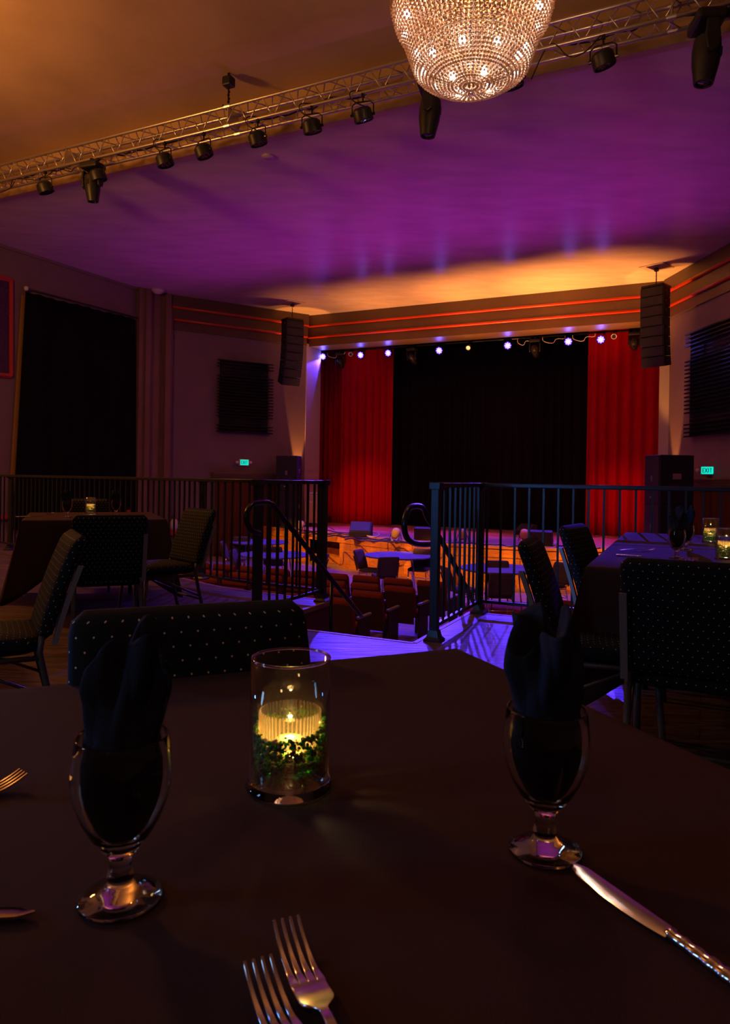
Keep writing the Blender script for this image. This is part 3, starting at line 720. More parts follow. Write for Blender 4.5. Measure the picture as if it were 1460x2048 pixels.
def moving_head(label, vv, c, zhang, s=1., yaw=0., tilt=.15, group='moving head lights on the truss', lensm=None):
    o0 = uv(c, vv, zhang); t = thing('moving_head', label, 'stage light', o0, ANG + yaw, group)
    mb = MB(); mb.box((-.03 * s, -.03 * s, -.05), (.03 * s, .03 * s, .03)); mb.build('clamp', M_blackmet, t)
    mb = MB(); mb.box((-.17 * s, -.13 * s, -.15 * s), (.17 * s, .13 * s, -.05 * s)); mb.build('base', M_black, t, bevel=.03 * s)
    for sx in (-1, 1):
        mb = MB(); mb.prism([(-.05 * s, -.16 * s), (.05 * s, -.16 * s), (.065 * s, -.30 * s), (.05 * s, -.42 * s), (0, -.45 * s), (-.05 * s, -.42 * s), (-.065 * s, -.30 * s)], sx * .135 * s, sx * .175 * s, Matrix(((0, 0, 1, 0), (1, 0, 0, 0), (0, 1, 0, 0), (0, 0, 0, 1))))
        mb.build('yoke_arm', M_black, t, bevel=.01 * s)
    mb = MB(); m = Matrix.Translation((0, 0, -.36 * s)) @ Matrix.Rotation(tilt, 4, 'X')
    mb.lathe([(.001, .15 * s), (.07 * s, .145 * s), (.115 * s, .10 * s), (.125 * s, 0), (.118 * s, -.12 * s), (.095 * s, -.24 * s), (.085 * s, -.30 * s), (.07 * s, -.30 * s), (.068 * s, -.28 * s), (0, -.28 * s)], 24, m)
    hd = mb.build('head', M_black, t); smooth_angle(hd, 35)
    mb = MB(); mb.lathe([(.001, -.282 * s), (.066 * s, -.282 * s), (.05 * s, -.295 * s), (.001, -.30 * s)], 20, m); mb.build('lens', lensm or M_lens, hd, True)
    mb = MB(); mb.box((-.03 * s, -.128 * s, -.05 * s), (.03 * s, -.121 * s, .03 * s), m); mb.build('badge', M_blackmet, hd)
    return t
for px, py, lab, s, yw in ((187, 345, 'black moving head light on the left part of the truss', .95, .1), (862, 180, 'long black moving head light under the left rim of the chandelier', 1.05, 1.75), (1414, 55, 'large black moving head with blue lens glint near the right corner', 1.12, 1.9), (1492, 40, 'moving head cut by the right picture edge', 1.0, 1.0)):
    r = CP(px, py, TC0 + .02); moving_head(lab, r.dot(W), TC0, TZ0 - .03, s * 1.05, yw, .08)
# truss cables
def cable(name, label, pts, r=.007, cat='cable', group=None, m=M_black):
    P = chaik([Vector(p) for p in pts], 2); mb = MB(); mb.tube(P, r, 6); o = mb.build(name, m, None, True, P[0]); return tag(o, label, cat, group)
pv = lambda px: CP(px, 200, TC0).dot(W)
rn = random.Random(4)
def along(a, b, n=16, c=8.53, z=TZ0 + .06, jit=.05): return [uv(c + rn.uniform(-.06, .06), pv(a) + (pv(b) - pv(a)) * k / n, z + rn.uniform(-jit, jit)) for k in range(n + 1)]
cable('truss_cable', 'black cable bundle lying inside the truss left of the hoist', along(40, 420, 22), .013)
cable('truss_cable', 'thin black cable twisting through the truss toward its left end', along(10, 330, 22, 8.5, TZ0 + .0, .07), .008)
cable('truss_cable', 'black cable bundle lying inside the truss right of the hoist', along(480, 770, 16), .013)
cable('truss_cable', 'black cable inside the truss right of the chandelier', along(1040, 1400, 14), .009)
cable('power_cable', 'black cable looping off the truss beside the chandelier', [uv(8.45, pv(1060), TZ0 - .3), uv(8.4, pv(1090), TZ0 + .02), uv(8.38, pv(1110), TZ0 + .03), uv(8.38, pv(1135), TZ0 - .2), uv(8.38, pv(1170), TZ0 - .18), uv(8.38, pv(1200), TZ0 - .02)], .008)
cable('power_cable', 'curved cable hanging at the far left end of the truss', [CP(0, 385, 8.6), CP(15, 380, 8.6), CP(26, 372, 8.6), CP(34, 350, 8.6)], .008)
for px, lab in ((331, 'right of the left moving head'), (517, 'right of the hoist'), (625, 'above the round ceiling disc'), (727, 'left of the chandelier')):
    cable('power_cable', 'short looping black cable feeding the par can ' + lab, [uv(8.42, pv(px) + .02, TZ0 - .18), uv(8.35, pv(px) - .16, TZ0 - .1), uv(8.36, pv(px) - .2, TZ0 + .05), uv(8.5, pv(px) - .05, TZ0 + .08)], .008)
# ceiling disc and dome
p = G(537, 313, ZC); mb = MB(); mb.lathe([(.0, -.02), (.10, -.02), (.115, 0)], 24); o = mb.build('ceiling_disc', M_ceil, None, True); o.location = (p.x, p.y, ZC - .0); tag(o, 'small round cover disc on the purple ceiling', 'ceiling cover')
p = G(333, 586, ZC) - U * .35; mb = MB(); mb.lathe([(.0, -.12), (.10, -.10), (.17, -.05), (.19, 0)], 24); o = mb.build('smoke_detector', M_ceil, None, True); o.location = (p.x, p.y, ZC); tag(o, 'pale round detector where ceiling meets the left pilaster', 'detector')

# ------------------------------------------------------------------ chandelier
CH = D(941, 200, 5.8); CH.z = 0
def zat(py): return D(941, py, 5.8).z
zr, zm, zb = zat(22), zat(92), zat(181)
t = thing('chandelier', 'large round crystal bead chandelier hanging from the ceiling', 'chandelier', (CH.x, CH.y, zb)); org = Vector((CH.x, CH.y, zb))
R0, R1 = .655, .345
fmC = Matrix.Translation((CH.x, CH.y, 0))
def strands(profile, n, bead, name, jitter=0., phase=0.):
    mb = MB(); L = [0]
    for a, b in zip(profile, profile[1:]): L.append(L[-1] + math.dist(a, b))
    def at(s):
        for i in range(len(profile) - 1):
            if s <= L[i + 1]:
                q = (s - L[i]) / (L[i + 1] - L[i] + 1e-9); return profile[i][0] * (1 - q) + profile[i + 1][0] * q, profile[i][1] * (1 - q) + profile[i + 1][1] * q
        return profile[-1]
    k = int(L[-1] / (bead * 2.25))
    for j in range(n):
        th = 2 * PI * (j + phase) / n
        for i in range(k):
            r, z = at(L[-1] * (i + .5) / k)
            if r < .03 and j % 4: continue
            if r * 2 * PI / n < bead * 1.6 and j % 2: continue
            if r * 2 * PI / n < bead * .8 and j % 4: continue
            mb.ball((CH.x + r * math.cos(th), CH.y + r * math.sin(th), z), bead * rn.uniform(.85, 1.1))
    o = mb.build(name, M_beads, t, True, org); o['kind'] = 'stuff'; return o
strands([(R0, zr + .02), (R0 * .95, zr - .10), (R0 * .85, zr - .21), (R0 * .70, zb + .17), (R0 * .50, zb + .085), (R0 * .25, zb + .045), (.04, zb + .035)], 84, .0138, 'bead_strands')
strands([(R0 - .02, zr + .30), (R0 + .005, zr + .02)], 110, .0135, 'bead_fringe')
strands([(R1 + .26, zr + .06), (R1 + .1, zm + .06), (R1, zm)], 70, .0140, 'bead_swags')
strands([(R1, zm + .01), (R1 * .85, zm - .10), (R1 * .55, zm - .17), (.05, zm - .20)], 56, .0140, 'bead_bowl')
strands([(.10, zr + .55), (.28, zr + .25), (R0 - .1, zr + .07)], 50, .0140, 'bead_canopy')
for r, z in ((R0, zr + .02), (R0 - .02, zr + .30), (R1, zm)):
    mb = MB(); mb.tube([(CH.x + r * math.cos(2 * PI * k / 64), CH.y + r * math.sin(2 * PI * k / 64), z) for k in range(64)], .010, 8, True); mb.build('ring', mat('brass', (.7, .45, .2), .3, metal=.8), t, True, org)
nb = 0
for ring, cnt, z in ((.555, 13, zr - .12), (.395, 9, zb + .18), (.18, 4, zb + .075)):
    for k in range(cnt):
        th = 2 * PI * (k + .3 * (ring < .4)) / cnt
        mb = MB(); mb.ball((CH.x + ring * math.cos(th), CH.y + ring * math.sin(th), z), .027, 1, (1, 1, 1.15)); mb.build('bulb', M_bulb, t, True, org)
mb = MB(); mb.tube([(CH.x, CH.y, zm), (CH.x, CH.y, ZN)], .02, 10); mb.lathe([(.12, ZN - .06), (.12, ZN)], 24, fmC); mb.build('stem', M_blackmet, t, True, org)
mb = MB(); mb.ball((CH.x, CH.y, zb - .045), .028, 2); mb.build('crystal_drop', M_glass, t, True, org)

# ------------------------------------------------------------------ lights on the stage batten
BC = 20.86 + .25
t = thing('light_batten', 'black pipe batten carrying the stage lights under the header', 'batten', uv(BC, vl, 5.36)); org = uv(BC, vl, 5.36)
mb = MB(); mb.tube([uv(BC, vl + .1, 5.40), uv(BC, vr - .1, 5.40)], .03, 10); mb.build('pipe', M_blackmet, t, True, org)
for f in (.1, .5, .9):
    vv = vl + (vr - vl) * f; mb = MB(); mb.tube([uv(BC, vv, 5.4), uv(BC, vv, 8.2)], .012, 6); mb.build('drop_rod', M_blackmet, t, True, org)
leds = ((647, 713, 'blue lit LED par nearest the left stage jamb'), (722, 710, 'blue lit LED par, second along the batten from the left jamb'), (777, 706, 'blue lit LED par above the inner edge of the left red curtain'),
        (879, 701, 'blue lit LED par alone above the left part of the black backdrop'), (1016, 691, 'blue lit LED par just left of the front-facing moving head'), (1137, 683, 'blue lit LED par above the right end of the black backdrop'), (1202, 679, 'blue lit LED par above the right red curtain'))
led_pos = []
def led_par(label, px, py):
    p = CP(px, py, BC - .05); o0 = Vector((p.x, p.y, p.z))
    t = thing('led_par', label, 'stage light', o0, ANG, 'blue LED pars on the batten')
    mb = MB(); m = Matrix.Rotation(PI / 2 + .25, 4, 'X')
    mb.lathe([(.0, -.13), (.08, -.12), (.12, -.06), (.125, .05), (.115, .05), (.112, .03), (0, .03)], 24, m); smooth_angle(mb.build('body', M_black, t), 30)
    mb = MB()
    for k in range(8):
        q = k * PI / 4; mb.lathe([(.001, .034), (.027, .034), (.027, .042), (.001, .046)], 10, m @ Matrix.Translation((.075 * math.cos(q), .075 * math.sin(q), 0)))
    mb.build('lens_cluster', M_led, t)
    mb = MB()
    for k in range(4):
        q = k * PI / 2 + .3; mb.lathe([(.001, .034), (.022, .034), (.022, .043), (.001, .047)], 10, m @ Matrix.Translation((.033 * math.cos(q), .033 * math.sin(q), 0)))
    mb.build('core_lens', M_ledcore, t)
    mb = MB(); h = 5.40 - o0.z; mb.tube([(-.14, 0, 0), (-.14, .02, .10), (-.05, .04, h), (.05, .04, h), (.14, .02, .10), (.14, 0, 0)], .008, 6); mb.build('yoke', M_blackmet, t, True)
    led_pos.append(p); return t
for px, py, lab in leds: led_par(lab, px, py)
for px, lab in ((681, 'dark moving head hanging over the shadowed left red curtain'), (824, 'dark moving head above the black backdrop near the left curtain'), (1070, 'brown-lit moving head facing front above the black backdrop'), (1268, 'dark moving head above the outer part of the right red curtain')):
    p = CP(px, 690, BC); moving_head(lab, p.dot(W), BC, 5.38, .95, random.uniform(-.3, .3), 1.0, 'moving heads on the stage batten')
def spot_can(label, px, py, lm):
    p = CP(px, py, BC - .1); t = thing('spot_can', label, 'stage light', p, ANG, 'small spot cans on the batten')
    m = Matrix.Rotation(PI / 2 + .5, 4, 'X')
    mb = MB(); mb.lathe([(0, -.16), (.045, -.15), (.06, -.05), (.075, .05), (.065, .05), (.06, .02), (0, .02)], 20, m); smooth_angle(mb.build('barrel', M_white, t), 30)
    mb = MB(); mb.lathe([(.001, .021), (.055, .021), (.05, .03), (.022, .032), (.02, .024), (.001, .024)], 20, m); mb.build('lens', lm, t)
    mb = MB(); mb.tube([(-.075, 0, 0), (-.07, .05, .18), (.07, .05, .18), (.075, 0, 0)], .008, 6); mb.tube([(0, .05, .18), (0, .1, 5.4 - p.z)], .01, 6); mb.build('yoke', M_blackmet, t, True)
spot_can('small spot can glowing warm white in the middle of the batten', 937, 695, M_warmlens)
spot_can('small unlit spot can beside the leftmost dark moving head', 702, 708, M_lens)
spot_can('small unlit spot can above the right red curtain', 1228, 672, M_lens)
for a, b, lab in ((655, 690, 'cable loop between the first LED par and moving head'), (1035, 1060, 'cable loop left of the brown-lit moving head'), (1085, 1130, 'cable loop right of the brown-lit moving head'), (1145, 1190, 'cable loop between the two right LED pars')):
    z = 5.36; A = CP(a, 690, BC - .08); B = CP(b, 690, BC - .08); A.z = B.z = z; m_ = (A + B) / 2
    cable('batten_cable', 'pale ' + lab, [A, A + Vector((0, 0, -.12)), m_ + Vector((0, 0, -.22)), m_ + Vector((.05, 0, -.05)), B + Vector((0, 0, -.10)), B], .010, 'cable', 'cables looping from the batten', M_white)

# ------------------------------------------------------------------ stage gear
def stp(px, py): return G(px, py, ZS)
def wedge(label, px, py, rz, s=1.):
    p = stp(px, py); t = thing('stage_monitor', label, 'speaker', p, rz, 'wedge stage monitors')
    mb = MB(); w = .30 * s
    mb.prism([(-.25 * s, 0), (.22 * s, 0), (.25 * s, .14 * s), (-.05 * s, .40 * s), (-.25 * s, .36 * s)], -w, w, Matrix(((0, 0, 1, 0), (1, 0, 0, 0), (0, 1, 0, 0), (0, 0, 0, 1)))); mb.build('cabinet', M_pa, t, bevel=.012)
    mb = MB(); mb.prism([(.235 * s, .15 * s), (.25 * s, .165 * s), (-.02 * s, .40 * s), (-.035 * s, .385 * s)], -w + .03, w - .03, Matrix(((0, 0, 1, 0), (1, 0, 0, 0), (0, 1, 0, 0), (0, 0, 0, 1)))); mb.build('grille', M_grille, t)
    return t
wedge('black wedge monitor on the stage in front of the left red curtain', 722, 1072, ANG + PI + .3, .95)
wedge('wedge monitor on the stage behind the newel post', 850, 1079, ANG + .1, .8)
wedge('wedge monitor on the stage left of the right red curtain', 1082, 1090, ANG + .1, .9)
wedge('dark wedge monitor farther back against the black backdrop', 1052, 1070, ANG + PI - .5, .8)
def floor_lamp_(label, px, py):
    p = stp(px, py); t = thing('floor_uplight', label, 'stage light', p, ANG, 'small ochre floor lights on the stage')
    m = Matrix.Translation((0, 0, .16)) @ Matrix.Rotation(-.9, 4, 'X')
    mb = MB(); mb.lathe([(0, -.12), (.08, -.11), (.11, 0), (.11, .10), (.095, .10), (.09, .03), (0, .03)], 18, m); mb.build('body', M_ochre, t, True)
    mb = MB(); mb.tube([(-.12, .1, .01), (-.12, 0, .16), (-.12, -.1, .01)], .01, 6); mb.tube([(.12, .1, .01), (.12, 0, .16), (.12, -.1, .01)], .01, 6); mb.build('stand', M_black, t, True)
    mb = MB(); mb.tube([(.05, -.1, .02), (.12, -.2, .012), (.02, -.25, .012), (-.06, -.14, .012), (.04, -.12, .012)], .014, 6); mb.build('cable_tail', M_white, t, True)
floor_lamp_('small ochre floor light beside the white coiled cable', 791, 1080)
floor_lamp_('small ochre floor light seen through the right stair railing', 925, 1082)
floor_lamp_('small ochre floor light left of the right wedge monitor', 1048, 1082)
floor_lamp_('small ochre floor light near the left end of the stage', 600, 1062)
# amp stack at left
p = stp(631, 1052)
t = thing('guitar_amplifier', 'tan speaker cabinet of the amplifier stack on the stage left', 'amplifier', p, ANG + .1)
mb = MB(); mb.box((-.30, -.18, .10), (.30, .18, .78)); mb.build('cabinet', M_white, t, bevel=.02)
mb = MB(); mb.box((-.26, -.195, .14), (.26, -.18, .74)); mb.build('grille_cloth', M_tweed, t)
for sx in (-1, 1):
    mb = MB(); mb.tube([(sx * .22, -.1, 0), (sx * .22, -.1, .1)], .04, 8); mb.tube([(sx * .22, .1, 0), (sx * .22, .1, .1)], .04, 8); mb.build('castor', M_black, t)
t = thing('amplifier_head', 'tan amplifier head sitting on the taller tan cabinet', 'amplifier', p + Vector((0, 0, .782)), ANG + .1)
mb = MB(); mb.box((-.28, -.14, 0), (.28, .14, .28)); mb.build('case', M_white, t, bevel=.015)
mb = MB(); mb.box((-.24, -.155, .03), (.24, -.14, .17)); mb.build('grille_cloth', M_tweed, t)
mb = MB()
for k in range(6): mb.lathe([(.014, 0), (.012, .02)], 10, Matrix.Translation((-.18 + .07 * k, -.14, .22)) @ Matrix.Rotation(PI / 2, 4, 'X'))
mb.build('knob', M_black, t)
# cables on stage
for i, (x0, x1, y, n) in enumerate(((560, 700, 1058, 10), (585, 740, 1064, 12), (690, 840, 1078, 12), (740, 880, 1082, 10), (890, 1060, 1086, 12), (1060, 1200, 1090, 10), (620, 800, 1070, 14))):
    pts = []
    for k in range(n + 1):
        px = x0 + (x1 - x0) * k / n; q = stp(px, y + (px - x0) * .06 + rn.uniform(-3, 3)); q.z = ZS + .012; pts.append(q)
    cable('stage_cable', ['dark cable snaking in front of the amplifier stack', 'dark cable winding from the amplifier past the left wedge monitor', 'dark cable trailing right of the left wedge monitor along the stage lip', 'dark cable trailing toward the newel post on the stage', 'dark cable lying across the centre of the stage edge', 'dark cable near the right wedge monitor', 'dark cable looped close to the left stage lip'][i], pts, .016, 'cable', 'cables strewn along the stage edge', M_black)
pts = [stp(745 + 14 * math.cos(a), 1071 + 5 * math.sin(a)) + Vector((0, 0, .015 + .002 * a)) for a in [k * .7 for k in range(18)]]
cable('coiled_cable', 'white coiled cable beside the left wedge monitor', pts, .013, 'cable', None, M_white)
pts = [stp(1107 + 11 * math.cos(a), 1083 + 4 * math.sin(a) + a) + Vector((0, 0, .015)) for a in [k * .7 for k in range(12)]]
cable('coiled_cable', 'white coiled cable right of the right wedge monitor', pts, .013, 'cable', None, M_white)
# mic stand near amp
p = stp(652, 1060); t = thing('microphone_stand', 'thin microphone stand on the stage beside the left red curtain', 'microphone stand', p)
mb = MB(); mb.tube([(0, 0, 0), (0, 0, .95)], .012, 8); mb.build('pole', M_alu, t, True)
for k in range(3):
    mb = MB(); mb.tube([(0, 0, .12), (.25 * math.cos(k * 2.1), .25 * math.sin(k * 2.1), .01)], .01, 6); mb.build('leg', M_blackmet, t, True)
# small bracket lamps on the jambs
for (pp, lab) in ((CP(600, 834, CPR - .05), 'small brass wall bracket under the left line array'),):
    t = thing('wall_bracket', lab, 'bracket', pp, ANG)
    mb = MB(); mb.box((-.05, -.06, -.08), (.05, .02, .0)); mb.build('plate', M_alu, t, bevel=.01)
    mb = MB(); mb.tube([(0, -.02, 0), (0, -.02, .9)], .015, 6); mb.build('conduit', M_walld, t)

# ------------------------------------------------------------------ chairs
def backrest_mesh(w=.44, th=.062, z0=.47, z1=.875):
    nu, nv = 44, 22; vs = []; uvs = []; per = 2 * (w + th)
    def cy(z):
        q = (z - .47) / .405; return -.205 - .10 * q - .035 * q * q
    for j in range(nv):
        t = j / (nv - 1); z = z0 + (z1 - z0) * t
        e = max(0., (t - .90) / .10); shr = math.sqrt(max(0, 1 - e * e * .98)); e0 = max(0, (.06 - t) / .06); shr *= math.sqrt(max(0, 1 - e0 * e0 * .9))
        hw = w / 2 - .03 * (1 - shr); ht = max(.002, th / 2 * shr) * (1.0 + .12 * math.sin(PI * t))
        acc = 0; prev = None
        for i in range(nu):
            a = 2 * PI * i / nu; c, s_ = math.cos(a), math.sin(a); ex = .28
            x = hw * math.copysign(abs(c) ** ex, c); y = ht * math.copysign(abs(s_) ** .6, s_)
            vs.append((x, cy(z) + y, z))
    me_f = [(j * nu + i, j * nu + (i + 1) % nu, (j + 1) * nu + (i + 1) % nu, (j + 1) * nu + i) for j in range(nv - 1) for i in range(nu)]
    me_f += [tuple(range(nu))[::-1], tuple((nv - 1) * nu + i for i in range(nu))]
    # uv by arc length
    L = [0.0]; mid = (nv // 2) * nu
    for i in range(1, nu + 1): L.append(L[-1] + math.dist(vs[mid + i % nu], vs[mid + i - 1]))
    def uvf(f):
        out = []
        if len(f) > 4: return [(vs[k][0], vs[k][1] + .012) for k in f]
        i0 = f[0] % nu; wrap = i0 == nu - 1
        for k in f:
            i = k % nu; j = k // nu
            u_ = L[nu] if (wrap and i == 0) else L[i]
            out.append((u_, z0 + (z1 - z0) * j / (nv - 1)))
        return out
    return vs, me_f, uvf
def slab_mesh(w, d, z0, z1):
    n = 40; vs = []; rings = ((.86, z0), (.985, z0 + .012), (1, (z0 + z1) / 2), (.98, z1 - .016), (.90, z1 - .002), (.5, z1 + .008))
    for k, z in rings:
        for i in range(n):
            a = 2 * PI * i / n; c, s_ = math.cos(a), math.sin(a)
            vs.append((w / 2 * k * math.copysign(abs(c) ** .3, c), .02 + d / 2 * k * math.copysign(abs(s_) ** .3, s_), z))
    fs = [(j * n + i, j * n + (i + 1) % n, (j + 1) * n + (i + 1) % n, (j + 1) * n + i) for j in range(len(rings) - 1) for i in range(n)] + [tuple(range(n))[::-1], tuple((len(rings) - 1) * n + i for i in range(n))]
    return vs, fs
def mesh_obj(name, vs, fs, m, parent, uvf=None):
    me = bpy.data.meshes.new(name); me.from_pydata(vs, [], fs); me.materials.append(m); me.polygons.foreach_set('use_smooth', [True] * len(me.polygons))
    ul = me.uv_layers.new(name='UVMap')
    for p in me.polygons:
        f = list(p.vertices); c = uvf(f) if uvf else [(vs[k][0], vs[k][1] + vs[k][2]) for k in f]
        for li, q in zip(p.loop_indices, c): ul.data[li].uv = q
    o = bpy.data.objects.new(name, me); C.objects.link(o); o.parent = parent; return o
def make_chair(fab, legm, panelm, name, label, group=None):
    t = thing(name, label, 'chair', (0, 0, 0), 0, group)
    vs, fs, uvf = backrest_mesh(); mesh_obj('backrest', vs, fs, fab, t, uvf)
    vs, fs = slab_mesh(.44, .44, .415, .485); mesh_obj('seat', vs, fs, fab, t)
    mb = MB()
    q = lambda z: -.205 - .10 * ((z - .47) / .405) - .035 * ((z - .47) / .405) ** 2 - .036
    zs = [.45, .50, .56, .62, .68, .755]
    for sx in (-1, 1):
        mb = MB()
        for a, b in zip(zs, zs[1:]):
            mb.add([(sx * (.208 + w_), q(z) + .004 - o_, z) for z in (a, b) for w_ in (-.012, .012) for o_ in (0, .020)], [(0, 1, 3, 2), (4, 6, 7, 5), (0, 4, 5, 1), (2, 3, 7, 6), (0, 2, 6, 4), (1, 5, 7, 3)])
        mb.build('back_upright', panelm, t)
    for sx in (-1, 1):
        mb = MB(); mb.tube([(sx * .195, .18, .41), (sx * .20, .20, .2), (sx * .20, .215, 0.0)], .0125, 10); mb.build('leg', legm, t, True)
        mb = MB(); mb.tube([(sx * .20, -.20, .50), (sx * .20, -.19, .42), (sx * .20, -.215, .30), (sx * .20, -.29, .0)], .0125, 10); mb.build('leg', legm, t, True)
        mb = MB(); mb.tube([(sx * .2, .19, .40), (sx * .2, -.19, .40)], .011, 8); mb.tube([(sx * .2, .10, .40), (sx * .2, -.235, .24)], .007, 8); mb.build('side_rail', legm, t, True)
    mb = MB(); mb.tube([(-.2, -.24, .22), (.2, -.24, .22)], .008, 8); mb.build('stretcher', legm, t, True)
    return t
ch0 = make_chair(M_fabric, M_dark_silver, M_silver, 'banquet_chair', 'navy banquet chair with gold dots pushed against the near table', 'dotted banquet chairs')
def aim(d): return math.atan2(-d.x, d.y) if False else math.atan2(d.y, d.x) - PI / 2
TA = math.radians(23); tp, tq = Vector((math.cos(TA), math.sin(TA), 0)), Vector((-math.sin(TA), math.cos(TA), 0))
def back_at(c, face, z=.86):   # chair whose backrest top centre sits at c (xy), facing `face`
    f = Vector((face[0], face[1], 0)).normalized(); return Vector((c.x, c.y, 0)) + f * .335, aim(f)
# near chair (its back to the stage side, facing us)
bt = (G(150, 1222, .875) + G(598, 1199, .875)) / 2
loc, rz = back_at(bt, -tq); ch0.location = loc; ch0.rotation_euler = (0, 0, rz)
def chair_at(px, py, face, label, z=.875, src=ch0, zf=0., group=None):
    b = G(px, py, z + zf); loc, rz = back_at(b, face); loc.z = zf
    return dup(src, loc, rz, label, group)
c = chair_at(1385, 1122, U, 'dotted chair with its back to us at the near right table')
chair_at(1058, 1076, W + U * .08, 'dotted chair at the left side of the near right table, pale blue edge')
chair_at(1146, 1049, W - U * .15, 'dotted chair farther back with pale blue edge, by the far right table')
chair_at(222, 1030, tq, 'black chair with its back to us in front of the left dining table')
chair_at(150, 1064, -tp - tq * .1, 'dark chair seen side-on at the left, facing away from the stairs')
chair_at(401, 1017, -tp - tq * .35, 'brown-lit chair at the right end of the left dining table')
b_ = Vector(((G(172, 1007, .875)).x, 0, 0)); pc = D(172, 1007, 7.25); loc, rz = back_at(pc, -tq); dup(ch0, loc, rz, 'chair half hidden behind the left dining table')
chair_at(-22, 1000, -tp, 'chair barely showing at the left picture edge')

# pit chairs and round tables
chp = make_chair(M_pitfab, M_chrome, M_pitfab, 'banquet_chair', 'patterned banquet chair facing right, left of the centre round table', 'banquet chairs around the round tables')
def pit_chair(px, py, face, label, first=False, s=1.):
    b = G(px, py, .875 + ZF); loc, rz = back_at(b, face); loc.z = ZF
    if first: chp.location = loc; chp.rotation_euler = (0, 0, rz); return chp
    return dup(chp, loc, rz, label)
X, Y = Vector((1, 0, 0)), Vector((0, 1, 0))
pit_chair(716, 1099, X * .9 - Y * .45, '', True)
pit_chair(778, 1114, Y * .93 - X * .25, 'patterned banquet chair with its back to us in front of the centre round table')
pit_chair(846, 1097, -Y * .9 - X * .3, 'patterned banquet chair behind the centre round table, facing us')
pit_chair(465, 1099, X * .9 - Y * .1, 'blue-lit banquet chair at the left end of the larger left round table')
pit_chair(652, 1109, -X * .95 + Y * .2, 'dark banquet chair at the right end of the larger left round table')
pit_chair(484, 1073, -Y * .9 + X * .1, 'blue-topped banquet chair behind the farther left round table')
pit_chair(444, 1082, X, 'chrome-edged banquet chair at the left end of the farther left round table')
pit_chair(545, 1093, Y * .9 + X * .1, 'banquet chair between the two left round tables')
pit_chair(1005, 1146, Y, 'dark banquet chair with its back to us at the right round table')
pit_chair(995, 1121, -Y, 'banquet chair with patterned top behind the right round table')
pit_chair(889, 1133, X * .8 + Y * .2, 'banquet chair left of the right round table, seen edge on')
pit_chair(1127, 1125, -X * .8 - Y * .5, 'purple-lit banquet chair right of the right round table')
def round_table(label, px, py, first=None):
    p = G(px, py, ZF + .75); p.z = ZF
    if first: return dup(first, p, 0, label)
    t = thing('round_table', label, 'table', p, 0, 'bare round tables on the main floor')
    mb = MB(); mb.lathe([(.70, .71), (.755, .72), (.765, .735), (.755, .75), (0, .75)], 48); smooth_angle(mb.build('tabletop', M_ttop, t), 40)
    for k in range(4):
        a = PI / 4 + k * PI / 2; mb = MB(); mb.tube([(.42 * math.cos(a), .42 * math.sin(a), .71), (.50 * math.cos(a), .50 * math.sin(a), 0)], .014, 8); mb.build('leg', M_chrome, t, True)
    mb = MB(); mb.tube([(.3, .3, .69), (-.3, .3, .69), (-.3, -.3, .69), (.3, -.3, .69)], .014, 8, True); mb.build('apron_frame', M_chrome, t)
    return t
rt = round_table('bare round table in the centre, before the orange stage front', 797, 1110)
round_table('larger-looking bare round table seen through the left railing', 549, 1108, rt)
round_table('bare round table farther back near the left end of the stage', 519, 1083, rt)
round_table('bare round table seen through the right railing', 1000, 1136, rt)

# ------------------------------------------------------------------ theatre seats
ts = thing('theatre_seat', 'x', 'seat', (0, 0, 0), 0, 'rows of maroon theatre seats')   # faces +Y
def seatback():
    nu, nv = 32, 12; vs = []
    for j in range(nv):
        t_ = j / (nv - 1); z = .40 + .46 * t_; y = -.20 - .13 * t_
        e = max(0, (t_ - .86) / .14); sh = math.sqrt(max(0, 1 - e * e * .97)); hw = (.225 + .02 * t_) - .03 * (1 - sh); ht = .05 * sh
        for i in range(nu):
            a = 2 * PI * i / nu; c_, s_ = math.cos(a), math.sin(a); vs.append((hw * math.copysign(abs(c_) ** .35, c_), y + ht * math.copysign(abs(s_) ** .7, s_), z))
    fs = [(j * nu + i, j * nu + (i + 1) % nu, (j + 1) * nu + (i + 1) % nu, (j + 1) * nu + i) for j in range(nv - 1) for i in range(nu)] + [tuple(range(nu))[::-1], tuple((nv - 1) * nu + i for i in range(nu))]
    return vs, fs
vs, fs = seatback(); mb = MB(); mb.add(vs, fs); mb.build('backrest', M_seat, ts, True)
mb = MB(); mb.add([(sx * w_, y - .055 - o_, z) for (w_, y, z) in ((.20, -.17, .30), (.225, -.298, .775)) for sx in (-1, 1) for o_ in (0, .015)], [(0, 1, 3, 2), (4, 6, 7, 5), (0, 4, 5, 1), (2, 3, 7, 6), (0, 2, 6, 4), (1, 5, 7, 3)]); mb.build('back_panel', M_seatback, ts)
vs, fs = slab_mesh(.44, .42, .38, .46); mb = MB(); mb.add(vs, fs); mb.build('seat', M_seat, ts, True)
mb = MB(); mb.box((.245, -.20, .0), (.275, .16, .58)); mb.build('side_panel', M_seatback, ts, bevel=.01)
mb = MB(); mb.box((.235, -.22, .58), (.285, .18, .61)); mb.build('armrest', M_arm, ts, bevel=.008)
zones = []
rows = ((8.25, -4.05, 9), (8.95, -3.93, 9), (9.6, -3.72, 9), (10.35, -3.50, 9))
seat_n = 0
names_r = ('row nearest the platform', 'second row from the platform', 'third row from the platform', 'row nearest the round tables')
